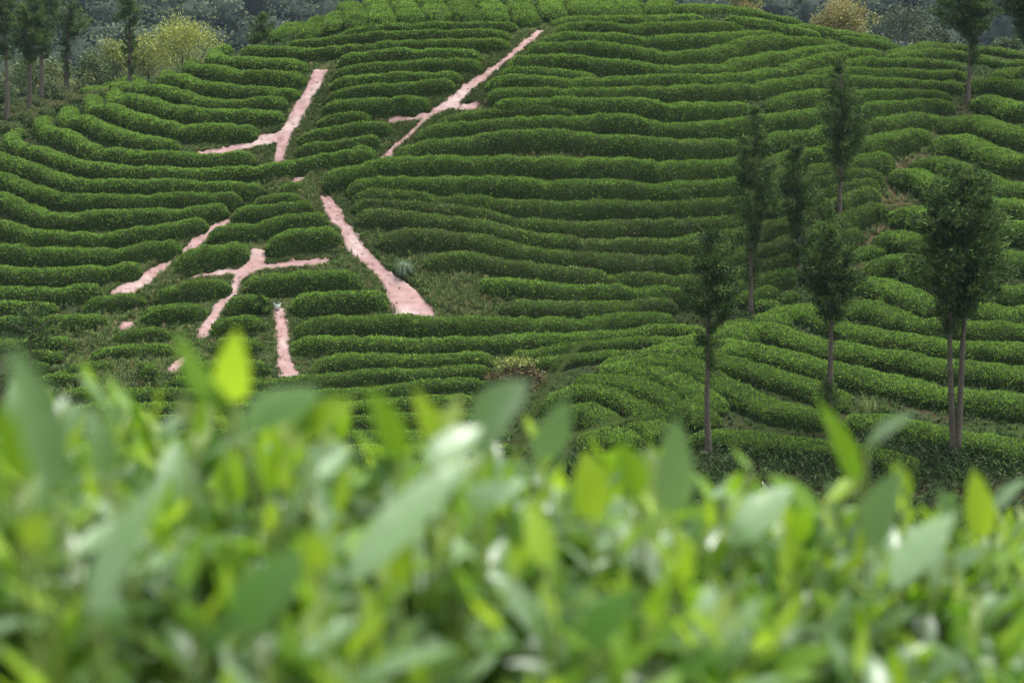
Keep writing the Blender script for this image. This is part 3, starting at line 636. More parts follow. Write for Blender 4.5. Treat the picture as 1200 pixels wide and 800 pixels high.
for k,(b,t,tone,pre,pts) in enumerate(R):
    o,n=spans[k]; g=GA[o:o+n]
    sc=FPX/(g[:,1]*1.035)
    h=np.clip(0.80*t/sc,0.38,1.0)
    w=float(np.clip(1.5*h.mean()+0.2,0.85,1.4)) if b in 'IEC' else float(np.clip(1.3*h.mean()+0.15,0.75,1.2))
    if b in 'KN': w=float(np.clip(2.1*h.mean()+0.25,1.1,1.9)); h=h*0.88
    if b=='T' : h[:]=0.6; w=1.5
    if b=='J': h[:]=0.5; w=1.2
    pth=chaikin(np.concatenate([g[:,:2]],1),2)
    hh=np.interp(np.linspace(0,1,len(pth)),np.linspace(0,1,n),h)
    cut=0.28 if b in 'ABHDFI' else 0.15
    sl=np.concatenate([[0],np.cumsum(np.linalg.norm(np.diff(pth,axis=0),axis=1))]); cut=min(cut,0.09*sl[-1])
    sn=np.linspace(cut,sl[-1]-cut,len(sl)); pth=np.stack([np.interp(sn,sl,pth[:,i]) for i in range(2)],1); hh=np.interp(sn,sl,hh)
    dens={'C':90 if tone==3 else 200,'T':260,'J':260}.get(b,290) if g[:,1].mean()>75 else 330
    V,FL,idx,Lt=hedge(pth,hh,w,1000+37*k,tone,dens)
    mid=pth[len(pth)//2]; loc=(mid[0],mid[1],float(H(mid[0],mid[1])))
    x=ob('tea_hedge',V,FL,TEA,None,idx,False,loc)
    cnt[b]=cnt.get(b,0)+1
    adj='short' if Lt<5 else ('long' if Lt>22 else 'clipped')
    if tone==2: adj+=' bronze-patched'
    elif tone==3: adj+=' dull dark'
    elif tone==1: adj+=' twiggy'
    else: adj+=' green'
    if b=='T': lb='%s tea hedge running over the hilltop, %s row from the left'%(adj,ORD[cnt[b]]); gr='tea rows running over the hilltop'
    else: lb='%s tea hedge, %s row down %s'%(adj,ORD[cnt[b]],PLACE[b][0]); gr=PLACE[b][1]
    tag(x,lb,'tea hedge',gr)
# ---------------------------------------------------------------- trees
def prof(rows,y):
    a=np.array(rows,float); return np.interp(y,a[:,0],a[:,1]),np.interp(y,a[:,0],a[:,2])
def conifer(label,base,rows,trunks,dens=1.0,group='slender cedars on the tea slope',seed=0,tw=6.0,ball=False,D=None,spray=1.0,mats=('needle','needle_light','needle_dark'),name='cedar_tree',cat='tree'):
    r_=np.random.default_rng(900+seed)
    if D is None: g=ground_at([base[0]],[base[1]])[0]
    else:
        x=at(base[0],base[1],D); g=np.array([x[0],D,float(H(x[0],D))])
    Dd=g[1]; sc=FPX/(Dd*1.035)
    root=empty(name,tuple(g)); tag(root,label,cat,group)
    a,b,c=ray(base[0],base[1])
    def W3(px,py,dy=0.0):
        p=at(px,py,Dd); return np.array([p[0],Dd,p[2]])
    zb=W3(*base)[2]; dz=g[2]-zb
    for tk in trunks:
        pts=np.array([W3(px,py) for px,py in tk]); pts[:,2]+=dz
        pts[0,2]=g[2]-0.15
        q=np.linspace(0,1,14); s=np.linspace(0,1,len(pts)); PP=np.stack([np.interp(q,s,pts[:,i]) for i in range(3)],1)
        PP[:,0]+=0.02*noise1(q*6,seed+3); PP[:,1]+=0.02*noise1(q*6,seed+4)
        rad=tw/sc/2*(1.25-0.95*q); rad[0]*=1.25
        mb=MB(); mb.tube(PP,rad,9)
        # limbs
        for j in range(10):
            f=r_.uniform(0.35,0.95); p0=np.array([np.interp(f,q,PP[:,i]) for i in range(3)])
            an=r_.uniform(0,6.28); py=np.interp(p0[2]-dz,[W3(base[0],rows[-1][0])[2],W3(base[0],rows[0][0])[2]],[rows[-1][0],rows[0][0]])
            l,rr=prof(rows,py); R_=(rr-l)/2/sc*0.8
            d=np.array([math.cos(an),math.sin(an),0.35]); mb.tube([p0,p0+d*R_*0.5,p0+d*R_+np.array([0,0,R_*0.15])],[0.035,0.022,0.008],5)
        mb.build('trunk',M['bark'],root,True).location=(0,0,0)
        tr=root.children[-1] if False else None
    # crown: clumps of drooping sprays
    ys=np.array([r0[0] for r0 in rows],float); wid=np.array([max(r0[2]-r0[1],4) for r0 in rows],float)
    yy=np.linspace(ys[0],ys[-1],200); ww_=np.interp(yy,ys,wid); cdf=np.cumsum(ww_**1.6+170); cdf/=cdf[-1]
    area=np.trapz(ww_/sc,yy/sc)
    nc=int(max(16,21*dens*area))
    py=np.interp(r_.random(nc),cdf,yy); l,rt=prof(rows,py)
    cx=(l+rt)/2; rad=(rt-l)/2/sc*0.84
    an=r_.uniform(0,2*math.pi,nc); rf=np.sqrt(r_.random(nc))*1.02
    lump=1+0.24*np.sin(an*2.0+py*0.13+seed)+0.16*np.sin(an*5+py*0.31+seed)
    cen=np.array([W3(cx[i],py[i]) for i in range(nc)]); cen[:,2]+=dz
    cen[:,0]+=rad*rf*lump*np.cos(an); cen[:,1]+=rad*rf*lump*np.sin(an)
    outd=np.stack([np.cos(an)*rf,np.sin(an)*rf,0.15+0*an],1)
    per=int(64*spray)
    cr=np.clip(0.12+0.13*rad,0.08,0.30)
    N=nc*per; ci=np.repeat(np.arange(nc),per)
    bd=unit(outd*np.array([1,1,0])+np.array([0,0,0.45])+r_.normal(0,.25,(nc,3)))
    P=cen[ci]+r_.normal(0,0.42,(N,3))*cr[ci][:,None]*np.array([1,1,0.75])+bd[ci]*(r_.uniform(-1.1,1.25,N)*cr[ci])[:,None]
    A=outd[ci]*0.8+r_.normal(0,0.5,(N,3))+np.array([0,0,0.25])
    Nn=r_.normal(0,0.6,(N,3))+np.array([0,0,0.8])
    L=r_.uniform(0.10,0.24,N)*np.clip(0.8+0.3*rad[ci],0.7,1.2); Wd=L*r_.uniform(0.2,0.36,N)
    V,F=cards(P,A,Nn,L,Wd,-0.04)
    tonec=r_.random(nc); mi=np.where(tonec[ci]<0.30,1,np.where(tonec[ci]>0.72,2,0)); mix=r_.random(N); mi=np.where(mix<0.12,1,mi)
    o=ob('crown',V,F,[M[x] for x in mats],root,mi)
    for ch in root.children:
        pass
    return root,g
def fix_local(root):
    for ch in bpy.data.objects:
        if ch.parent is root: ch.matrix_parent_inverse=__import__('mathutils').Matrix.Translation(root.location).inverted()
CON=[
('slim cedar with bushy ragged crown standing before the near spur, first of three from left',(830,535),[(272,828,838),(285,815,850),(300,808,858),(320,803,866),(340,801,870),(352,802,868),(362,810,862),(372,820,848),(385,823,846),(400,822,845),(410,822,842),(420,824,838),(434,827,835)],[[(830,540),(829,470),(829,400),(834,300)]]),
('tall spindly cedar with shaggy crown rising from the spur crest, bare reddish lower trunk',(880,368),[(125,883,889),(140,876,893),(160,870,900),(180,866,905),(200,864,908),(220,862,912),(235,863,915),(250,870,905),(265,874,895),(280,874,890),(300,876,888),(315,872,892),(332,875,886)],[[(880,370),(880,300),(886,140)]]),
('slight cedar between two taller cedars, foliage nearly to its foot in the hollow',(936,328),[(170,932,938),(185,922,945),(200,915,952),(215,908,958),(235,905,960),(245,915,955),(255,925,945),(275,923,947),(295,922,948),(310,929,942)],[[(936,332),(936,250),(935,175)]]),
('tall pointed cedar standing just above the bare gully, thin feathery top',(984,262),[(78,983,987),(95,977,995),(110,969,1005),(130,962,1014),(150,960,1016),(165,963,1014),(178,970,1005),(188,977,996),(200,978,994),(215,980,991)],[[(984,264),(985,190),(985,85)]]),
('dark cedar with lopsided crown and leafy sprouts low on its bare trunk',(972,512),[(237,970,980),(255,960,990),(275,950,998),(300,945,1003),(315,938,1008),(330,940,1012),(345,945,1005),(355,950,995),(368,962,990),(380,968,982)],[[(972,515),(973,440),(974,370),(976,285)]]),
('stout twin-trunked cedar with the broadest dense oval crown, at the lower right',(1119,537),[(195,1115,1135),(205,1105,1150),(225,1092,1165),(250,1085,1172),(275,1078,1175),(300,1076,1178),(320,1074,1178),(335,1080,1172),(350,1090,1160),(365,1097,1140),(380,1103,1126),(394,1108,1119)],[[(1117,540),(1115,470),(1113,395),(1116,320),(1118,230)],[(1121,540),(1126,450),(1131,365),(1132,300),(1130,220)]]),
('tall cedar at the gully head, crown cut by frame top, sleeve of sprouts below',(1134,124),[(-45,1122,1148),(-20,1108,1156),(0,1101,1162),(15,1102,1162),(28,1106,1160),(38,1118,1150),(43,1131,1145),(60,1132,1144),(76,1133,1142)],[[(1134,126),(1137,70),(1136,-30)]]),
('dark cedar half outside the frame at the top right corner',(1206,100),[(-40,1190,1225),(-15,1178,1236),(5,1178,1240),(20,1182,1240),(35,1185,1240),(50,1192,1225)],[[(1206,102),(1207,40),(1206,-30)]]),
]
for i,(lb,base,rows,tr) in enumerate(CON):
    root,g=conifer(lb,base,rows,tr,seed=i,tw=(7.0 if i in(0,4,5) else 5.0),dens=1.45 if i==5 else 1.15)
    fix_local(root)
    if i==4:
        spr_=np.random.default_rng(77); yy=spr_.uniform(446,488,1500); N=len(yy)
        hw=np.interp(yy,[446,460,475,488],[4,13,13,6]); xx=971+spr_.uniform(-1,1,N)*hw
        sc=FPX/(g[1]*1.035); c=np.array([at(x,y,g[1]) for x,y in zip(xx,yy)]); c[:,2]+=g[2]-at(*base,g[1])[2]; c[:,1]+=spr_.uniform(-1,1,N)*hw/sc
        V,F=cards(c,spr_.normal(0,0.5,(N,3))+np.array([0,0,.3]),spr_.normal(0,1,(N,3)),spr_.uniform(.12,.22,N),spr_.uniform(.03,.06,N))
        ob('sprouts',V,F,[M['needle'],M['needle_light']],root,(spr_.random(N)<.3).astype(int)); fix_local(root)
LEFT=[
('cedar at the left edge with one side cut off by the frame, pale bare trunk',(9,150),[(-35,-8,12),(0,-14,17),(20,-12,18),(40,-10,15),(55,-5,13),(72,4,13)],[[(9,152),(8,80),(3,-20)]],112),
('cedar with bright green egg-shaped crown, second tree from the left edge',(34,138),[(-10,32,42),(0,27,48),(12,18,55),(25,12,57),(40,10,60),(55,14,58),(65,22,48),(74,30,40)],[[(34,140),(35,70),(38,0)]],114.5),
('cedar tucked behind the egg-shaped one, mostly its thin trunk showing',(48,113),[(-25,48,62),(0,44,68),(20,44,66),(35,45,64),(50,44,60),(64,44,56)],[[(48,115),(48,60),(54,-15)]],124),
('cedar with wide mushroom-like crown over a leafy stem under the dark hill',(77,106),[(-8,78,86),(0,72,92),(10,65,97),(20,62,101),(28,64,102),(34,70,98),(42,72,84),(55,72,82),(70,74,82),(90,75,80)],[[(77,108),(79,50),(82,0)]],126),
('cedar with narrow sleeved stem and small ragged top behind the hill shoulder',(152,96),[(-18,145,157),(0,140,160),(8,135,166),(14,137,163),(20,143,160),(35,146,159),(50,145,160),(60,144,161),(68,147,158),(80,150,155)],[[(152,100),(152,50),(151,-10)]],113),
]
for i,(lb,base,rows,tr,D_) in enumerate(LEFT):
    root,g=conifer(lb,base,rows,tr,seed=20+i,tw=5.0,D=D_,group='cedars beyond the left shoulder',dens=0.85); fix_local(root)
root,g=conifer('small bushy young conifer alone on the left skyline of the hill',(303,48),[(12,303,308),(18,297,314),(26,292,320),(36,289,322),(46,290,320)],[[(303,50),(304,30),(305,14)]],seed=31,tw=3.0,D=110,group=None,name='young_conifer'); fix_local(root)
# sapling in front of the lower left rows
root,g=conifer('wispy dark sapling with drooping sprays in front of the lower left rows',(36,440),[(352,30,42),(362,22,54),(378,12,62),(392,8,66),(405,12,62),(418,20,52),(430,28,44)],[[(36,442),(36,400),(36,356)]],seed=33,tw=3.0,group=None,name='sapling',dens=0.42,spray=0.8); fix_local(root)
# ---------------------------------------------------------------- shrubs and broadleaf trees
def shrub(name,label,c,rx,ry,D,mats,seed,cat='shrub',group=None,n=70,per=60,leaf=0.16,base_y=None,stem=True,lift=0.0):
    """c: photo centre of the crown, rx/ry half sizes in photo pixels"""
    r_=np.random.default_rng(seed); sc=FPX/(D*1.035)
    p=np.array(at(c[0],c[1],D)); zb=float(H(p[0],D)); RX=rx/sc; RZ=ry/sc
    if base_y is not None: zb=min(zb,at(c[0],base_y,D)[2])
    root=empty(name,(p[0],D,zb)); tag(root,label,cat,group)
    d=unit(r_.normal(0,1,(n,3))); d[:,2]=np.where(d[:,2]<-0.75,-d[:,2],d[:,2]); rr=r_.random(n)**0.33*0.88
    lump=1+0.14*np.sin(d[:,0]*5+seed)+0.12*np.sin(d[:,2]*6+d[:,1]*4)
    cen=p+d*rr[:,None]*lump[:,None]*np.array([RX,min(RX,RZ*1.3),RZ])
    N=n*per; ci=np.repeat(np.arange(n),per); cr=0.30*min(RX,RZ)
    P=cen[ci]+r_.normal(0,0.6,(N,3))*cr; A=d[ci]*0.6+r_.normal(0,0.6,(N,3)); Nn=r_.normal(0,0.7,(N,3))+np.array([0,-0.2,0.7])
    L=r_.uniform(0.7,1.4,N)*leaf; V,F=cards(P,A,Nn,L,L*r_.uniform(0.4,0.65,N))
    t_=r_.random(n); mi=np.where(t_[ci]<0.3,1 if len(mats)>1 else 0,0); 
    if len(mats)>2: mi=np.where(t_[ci]>0.8,2,mi)
    ob('crown',V,F,[M[x] for x in mats],root,mi)
    mb=MB(); foot=np.array([p[0],D,zb-0.1])
    for k in range(4 if RX>0.5 else 2):
        q=p+np.array([r_.uniform(-.55,.55)*RX,r_.uniform(-.4,.4)*RX,r_.uniform(-0.1,.5)*RZ]); f0=foot+np.array([r_.uniform(-.1,.1)*RX,0,0])
        mb.tube([f0,(f0*0.5+q*0.5)+np.array([0,0,0.1*RZ]),q],[0.05,0.035,0.012],6)
    mb.build('trunk',M['bark'],root,True); fix_local(root)
    return root
BG='shrubs on the bank beyond the left shoulder'
shrub('shrub','round dark green bush between two cedar trunks beyond the left shoulder',(108,84),22,21,128,['bushy_leaf','olive_leaf'],1,group=BG)
shrub('shrub','broad yellow-green bush with airy top on the left hill shoulder',(212,55),42,32,121,['yellow_leaf','olive_leaf'],2,group=BG,n=110)
shrub('shrub','olive bush just right of the narrow sleeved cedar stem',(172,68),22,28,124,['olive_leaf','yellow_leaf'],3,group=BG)
shrub('shrub','pale olive bush just left of the narrow sleeved cedar stem',(134,72),20,22,130,['olive_leaf','yellow_leaf','bushy_leaf'],4,group=BG)
shrub('shrub','low olive thicket bush at the foot of the mushroom-crowned cedar',(62,88),26,18,131,['olive_leaf','bushy_leaf'],5,group=BG)
shrub('shrub','mid green bush behind the twin thin trunks at left',(28,92),26,22,129,['bushy_leaf','olive_leaf'],6,group=BG)
shrub('shrub','leafy green bush at the left frame edge below the cedar crown',(0,112),20,22,124,['bushy_leaf','weed'],7,group=BG)
shrub('shrub','small dull bush low between the second and third left trunks',(58,108),15,10,125,['bushy_leaf','olive_leaf'],8,group=BG,n=40)
shrub('autumn_tree','orange-brown autumn tree glowing above the right skyline of the tea hill',(988,26),36,24,122,['orange_leaf','orange_leaf','olive_leaf'],9,cat='tree',n=110)
shrub('autumn_tree','brownish half-bare tree just breaking the hilltop skyline, right of centre',(872,4),24,16,124,['olive_leaf','orange_leaf','bushy_leaf'],10,cat='tree',n=50)
shrub('broadleaf_tree','grey-green broadleaf tree behind the right crest, rounded crown',(1062,32),28,24,200,['far_leaf_pale','far_leaf','far_leaf'],11,cat='tree',n=80,leaf=0.25)
shrub('broadleaf_tree','low rounded grey-green tree left of the gully cedar, just above the crest',(1092,46),22,12,170,['far_leaf_pale','far_leaf'],12,cat='tree',n=60,leaf=0.22)
shrub('shrub','green shrub peeping above the crest rows at the right edge',(1180,56),26,10,128,['bushy_leaf','far_leaf_pale'],13,n=50)
root=shrub('fern_mound','rust-brown withered fern mound with lime-green top at the hill foot',(608,446),34,20,70.0,['fern_rust','fern_rust','tea_twig'],14,n=80,leaf=0.13,per=70)
r_=np.random.default_rng(15); N=520; pc=np.array(at(604,425,70.0)); P=pc+r_.normal(0,1,(N,3))*np.array([0.46,0.32,0.07])
V,F=cards(P,r_.normal(0,0.5,(N,3))+np.array([0,0,.6]),r_.normal(0,1,(N,3)),r_.uniform(.10,.2,N),r_.uniform(.04,.07,N)); ob('fronds',V,F,[M['fern_lime'],M['olive_leaf']],root,(r_.random(N)<.3).astype(int)); fix_local(root)
shrub('bush','isolated round tea bush in the weedy gap at lower left',(172,438),12,9,float(ground_at([172],[447])[0][1]),['tea_leaf','tea_flush','tea_old'],16,cat='bush',n=40,leaf=0.12,per=60)
shrub('bush','dark weedy bush between the hedges left of the white pail',(308,357),8,11,float(ground_at([308],[368])[0][1]),['weed','tea_leaf'],17,cat='bush',n=24,leaf=0.12)
# ---------------------------------------------------------------- grass tufts, blades, weeds
def tuft(P,n,h,spread,r_,droop=0.5,wd=0.018):
    N=n; an=r_.uniform(0,6.283,N); base=P+np.stack([np.cos(an),np.sin(an),0*an],1)*r_.random(N)[:,None]*spread*0.35
    d=np.stack([np.cos(an)*spread,np.sin(an)*spread,0*an],1)*r_.uniform(0.3,1,N)[:,None]
    hh=h*r_.uniform(0.6,1.1,N)
    mid=base+d*0.4; mid[:,2]+=hh*0.75; tip=base+d; tip[:,2]+=hh*(1-droop*r_.random(N))
    side=np.stack([-np.sin(an),np.cos(an),0*an],1)*wd
    V=np.stack([base-side,base+side,mid+side,mid-side,tip],1).reshape(-1,3)
    b=np.arange(N)[:,None]*5
    return V,b+np.array([[0,1,2,3]]),b+np.array([[3,2,4]])
r_=np.random.default_rng(50)
def tufts(P,nb,h,spread,wd,droop=0.5):
    n=len(P); P=np.repeat(P,nb,0); h=np.repeat(h,nb); N=n*nb
    an=r_.uniform(0,6.283,N); z0=0*an; rad=np.stack([np.cos(an),np.sin(an),z0],1)
    base=P+rad*(r_.random(N)*spread*0.35)[:,None]; d=rad*(r_.uniform(.3,1,N)*spread)[:,None]; hh=h*r_.uniform(.6,1.1,N)
    mid=base+d*0.4; mid[:,2]+=hh*0.75; tip=base+d; tip[:,2]+=hh*(1-droop*r_.random(N))
    side=np.stack([-np.sin(an),np.cos(an),z0],1)*wd
    V=np.stack([base-side,base+side,mid+side,mid-side,tip],1).reshape(-1,3); b=np.arange(N)[:,None]*5
    return V,b+np.array([[0,1,2,3]]),b+np.array([[3,2,4]])
class GB:
    def __init__(s): s.V=[];s.Q=[];s.T=[];s.qi=[];s.ti=[];s.n=0
    def add(s,P,nb,h,spread,wd,mats):
        V,Q,T=tufts(P,nb,h,spread,wd); mi=np.repeat(r_.choice(mats,len(P)),nb); s.V.append(V); s.Q.append(Q+s.n); s.T.append(T+s.n); s.qi.append(mi); s.ti.append(mi); s.n+=len(V)
    def build(s,name,mats): return ob(name,np.concatenate(s.V),[np.concatenate(s.Q),np.concatenate(s.T)],mats,None,np.concatenate(s.qi+s.ti))
gb=GB()
def scatter_along(pl,wd,n,h,mats):
    g=ground_at(*np.array(pl,float).T); s=np.concatenate([[0],np.cumsum(np.linalg.norm(np.diff(g[:,:2],axis=0),axis=1))])
    q=r_.random(n)*s[-1]; x=np.interp(q,s,g[:,0])+r_.normal(0,wd*0.6,n); y=np.interp(q,s,g[:,1])+r_.normal(0,wd*0.6,n); z=H(x,y)
    keep=pathclear(x,y); P=np.stack([x,y,z-0.02],1)[keep]
    gb.add(P,10,h*r_.uniform(.5,1.3,len(P)),0.20,0.011,mats)
PSEG=[]
for nm,prs,lb in PATHS:
    ex_={'p6b':.7,'p8':.7,'p3':.3,'side':.3,'p6':.3}.get(nm,0)
    a_=ground_at(*np.array([p[0] for p in prs],float).T); b_=ground_at(*np.array([p[1] for p in prs],float).T); m_=(a_+b_)/2; hw_=np.linalg.norm(a_-b_,axis=1)/2*(1+2*ex_); PSEG+=[(m_[i:i+2],hw_[i:i+2].mean()) for i in range(len(m_)-1)]
def pathclear(x,y):
    ok=np.ones(len(x),bool)
    for c,hw in PSEG: ok&=polydist(x,y,c)>hw*0.72
    return ok
for c_,hw_ in PSEG:
    n_=max(1,int(np.linalg.norm(c_[1]-c_[0])*hw_*5)); f_=r_.random(n_)[:,None]; q_=c_[0]*(1-f_)+c_[1]*f_; q_[:,:2]+=r_.normal(0,hw_*0.6,(n_,2)); q_[:,2]=H(q_[:,0],q_[:,1])+0.08
    gb.add(q_,4,0.07*r_.uniform(.4,1.4,n_),0.12,0.014,[0,2,3,3])
for pl,wd in DRY: scatter_along(pl,wd,int(1100*wd),0.40,[0,0,0,1,1,1,1,2])
scatter_along(GULLY,1.3,1200,0.28,[2,1,1,0,0])
for nm,prs,lb in PATHS:
    for side in (0,1):
        scatter_along([(p[side][0]+(p[side][0]-p[1-side][0])*0.2,p[side][1]+(p[side][1]-p[1-side][1])*0.2) for p in prs],0.55,170*len(prs),0.22,[0,0,0,0,1,1,1,2])
scatter_along([(985,484),(1050,480)],0.5,40,0.35,[0,0,1]); scatter_along([(580,192),(720,190)],0.4,200,0.35,[0,0,2])
o=gb.build('grass',[M['grass_green'],M['grass_pale'],M['grass_straw'],M['tea_twig']]); tag(o,'dry and green grass tufts along the paths and gaps',None,None,'stuff')
gb=GB(); n=60000; x=r_.uniform(-36,38,n); y=r_.uniform(48,106,n); k_=pathclear(x,y); x=x[k_]; y=y[k_]
gb.add(np.stack([x,y,H(x,y)-0.02],1),6,0.22*r_.uniform(.5,1.4,len(x)),0.20,0.018,[0,1,1,2])
o=gb.build('ground_cover',[M['grass_green'],M['weed'],M['tea_old']]); tag(o,'low weeds growing between the tea rows',None,None,'stuff')
# silver grass clump, sedge mound, white bent stems
def clump(name,label,px,py,n,h,sp,mats,seed,wd=0.014,droop=0.9):
    rr=np.random.default_rng(seed); g=ground_at([px],[py])[0]; mb=MB()
    V,Q,T=tuft(np.zeros(3),n,h,sp,rr,droop,wd); mb.add(V,Q,T,0)
    o=mb.build(name,[M[m] for m in mats],None); o.location=tuple(g); tag(o,label,'grass clump'); return o
clump('grass_clump','silvery green fountain grass clump right of the widest pink path',474,325,420,0.85,0.50,['silver_blade'],61)
clump('grass_clump','big dark drooping sedge clump at the foot of the spur nose',660,560,700,1.0,0.9,['weed'],62,0.02)
clump('grass_clump','few pale bent grass stems in the dirt gap below the spur rows',1018,488,26,1.1,0.6,['grass_pale'],63,0.012)
# weeds on the cut bank
mbw=MB()
def weeds(n,x0,x1,y0,y1,leaf,mis):
    px=r_.uniform(x0,x1,n); py=r_.uniform(y0,y1,n); g=ground_at(px,py)
    for k in range(n):
        hgt=r_.uniform(0.2,0.6); N=26; P=g[k]+r_.normal(0,0.16,(N,3))*np.array([1,1,0]); P[:,2]=g[k][2]+r_.random(N)*hgt
        V,F=cards(P,r_.normal(0,.6,(N,3))+np.array([0,-.2,.4]),r_.normal(0,.7,(N,3))+np.array([0,-.3,.5]),r_.uniform(.7,1.3,N)*leaf,r_.uniform(.3,.5,N)*leaf)
        mbw.add(V,F,None,int(mis[r_.integers(len(mis))]))
weeds(330,790,1210,526,580,0.17,[0,0,0,1,2]); weeds(160,870,1210,518,556,0.16,[0,0,0,1]); weeds(120,800,1210,575,620,0.15,[0,0,1]); weeds(260,480,1200,575,680,0.14,[0,1,1,2]); weeds(60,600,800,540,575,0.15,[0,1])
weeds(40,1000,1200,470,500,0.12,[0,0,1]); weeds(40,90,200,440,455,0.12,[1,1,2])
o=mbw.build('weeds',[M['weed'],M['weed_grey'],M['tea_old']]); tag(o,'tangled leafy weeds on the cut bank and flat ground',None,None,'stuff')
# two pale seedlings on the bank
for j,(px,py,lb) in enumerate([(894,588,'pale broad-leaved seedling on the red bank, the larger of two'),(908,586,'pale broad-leaved seedling on the red bank, the slimmer of two')]):
    rr=np.random.default_rng(70+j); g=ground_at([px],[py])[0]; root=empty('seedling',tuple(g)); tag(root,lb,'plant','pale seedlings on the bank')
    mb=MB(); hS=0.62 if j==0 else 0.55; mb.tube([(0,0,-0.05),(0.02,0,hS*0.5),(0,0.02,hS)],[0.012,0.01,0.006],6); mb.build('stem',M['weed_grey'],root,True)
    N=34 if j==0 else 22; zz=rr.uniform(0.15,1,N)*hS; an=rr.uniform(0,6.28,N); P=np.stack([0*zz,0*zz,zz],1)
    V,F=cards(P,np.stack([np.cos(an),np.sin(an),rr.uniform(-.1,.7,N)],1),np.tile([0,-.3,1.0],(N,1)),rr.uniform(.16,.26,N),rr.uniform(.07,.11,N)); ob('leaves',V,F,M['silver_blade'],root)
# fallen bleached branch beside the gully cedar
g=ground_at([1136],[126])[0]; mb=MB(); sc=FPX/(g[1]*1.035)
def wp(px,py,dy=0): p=np.array(at(px,py,g[1]+dy)); return p-g+np.array([0,0,0.0])
b0=g-g+np.array([0,-0.05,0.15]); base=np.array(at(1136,126,g[1]))
pts=[np.array(at(x,y,g[1]-0.3))-base for x,y in [(1136,128),(1142,125),(1148,119),(1160,119)]]
mb.tube(pts,[0.05,0.045,0.03,0.012],6); mb.tube([pts[2],np.array(at(1151,113,g[1]-.3))-base],[0.025,0.008],5); mb.tube([pts[1],np.array(at(1141,119,g[1]-.2))-base],[0.025,0.008],5)
o=mb.build('dead_branch',M['dead_wood'],None,True); o.location=tuple(g+np.array([0,0,0.1])); tag(o,'bleached forked dead branch lying beside the gully cedar foot','branch')
# small white pail at the top of the lowest path
g=ground_at([325],[364])[0]; root=empty('pail',tuple(g+np.array([0,0,0.08]))); tag(root,'small whitish pail holding greenery at the head of the lowest pink path','pail')
def lathe(mb,prof_,n=20,mi=0):
    a=np.linspace(0,2*math.pi,n,endpoint=False); pr=np.array(prof_,float)
    V=np.stack([pr[:,0:1]*np.cos(a),pr[:,0:1]*np.sin(a),np.repeat(pr[:,1:2],n,1)],-1).reshape(-1,3)
    i=np.arange(len(pr)-1)[:,None]*n; j=np.arange(n)[None]; k=(j+1)%n
    mb.add(V,np.stack([i+j,i+k,i+n+k,i+n+j],-1).reshape(-1,4),None,mi)
mb=MB(); lathe(mb,[(0.001,0),(0.13,0),(0.17,0.27),(0.16,0.27),(0.125,0.02),(0.001,0.02)]); mb.build('body',M['pail'],root,True)
mb=MB(); lathe(mb,[(0.168,0.255),(0.182,0.255),(0.182,0.28),(0.165,0.28),(0.168,0.255)]); mb.build('rim',M['pail'],root,True)
mb=MB(); a=np.linspace(0,math.pi,12); mb.tube(np.stack([0.18*np.cos(a),-0.05-0.02*np.sin(a),0.26+0.10*np.sin(a)],1),0.008,6); mb.build('handle',M['pail_metal'],root,True)
rr=np.random.default_rng(80); N=90; P=rr.normal(0,0.06,(N,3))*np.array([1,1,0])+np.array([0,0,.25])
V,F=cards(P,rr.normal(0,.5,(N,3))+np.array([0,0,.9]),rr.normal(0,1,(N,3)),rr.uniform(.10,.22,N),rr.uniform(.03,.06,N))
o=ob('cut_greenery',V,F,[M['grass_green'],M['weed_grey']],None,(rr.random(N)<.4).astype(int)); o.location=tuple(g+np.array([0,0,0.08])); tag(o,'loose bunch of green sprigs standing in the whitish pail','plant')
# ---------------------------------------------------------------- far woodland
r_=np.random.default_rng(300)
nt=2500; x=r_.uniform(-165,165,nt); y=np.where(r_.random(nt)<.3,r_.uniform(180,290,nt),r_.uniform(285,440,nt)); z=Hfull(x,y)
rad=r_.uniform(2.4,5.2,nt); sq=r_.uniform(0.75,1.35,nt); per=340
nu,nv_=14,8; uu=np.linspace(0,2*math.pi,nu,endpoint=False); vv=np.linspace(0.05,math.pi*0.80,nv_)
sph=np.stack([np.outer(np.sin(vv),np.cos(uu)),np.outer(np.sin(vv),np.sin(uu)),np.outer(np.cos(vv),np.ones(nu))],-1).reshape(-1,3); ns2=len(sph)
ph=r_.uniform(0,6.28,(nt,3))
def lumps(d,k): return 1+0.13*np.sin(d[...,0]*6+ph[k,0])+0.13*np.sin(d[...,2]*7+ph[k,1])+0.10*np.sin(d[...,1]*9+d[...,0]*5+ph[k,2])
kk_=np.repeat(np.arange(nt),ns2); sd3=np.tile(sph,(nt,1)); cen=np.stack([x,y,z+rad*1.15],1)
sv=cen[kk_]+sd3*(rad[kk_]*0.80*lumps(sd3,kk_))[:,None]*np.stack([np.ones(len(kk_)),np.ones(len(kk_)),sq[kk_]],1)+r_.normal(0,0.10,(len(kk_),3))
a_,b_=np.meshgrid(np.arange(nv_-1),np.arange(nu),indexing='ij'); q0=np.stack([a_*nu+b_,(a_+1)*nu+b_,(a_+1)*nu+(b_+1)%nu,a_*nu+(b_+1)%nu],-1).reshape(-1,4)
sf=(q0[None]+(np.arange(nt)*ns2)[:,None,None]).reshape(-1,4)
ci=np.repeat(np.arange(nt),per); N=nt*per; d=unit(r_.normal(0,1,(N,3))); d[:,2]=np.abs(d[:,2])*1.1-0.2; d=unit(d)
P=cen[ci]+d*(rad[ci]*r_.uniform(0.78,0.98,N)*lumps(d,ci))[:,None]*np.stack([np.ones(N),np.ones(N),sq[ci]],1)
A=r_.normal(0,1,(N,3))*0.6+d*0.5; Nn=d+r_.normal(0,.35,(N,3)); L=r_.uniform(.40,.80,N)
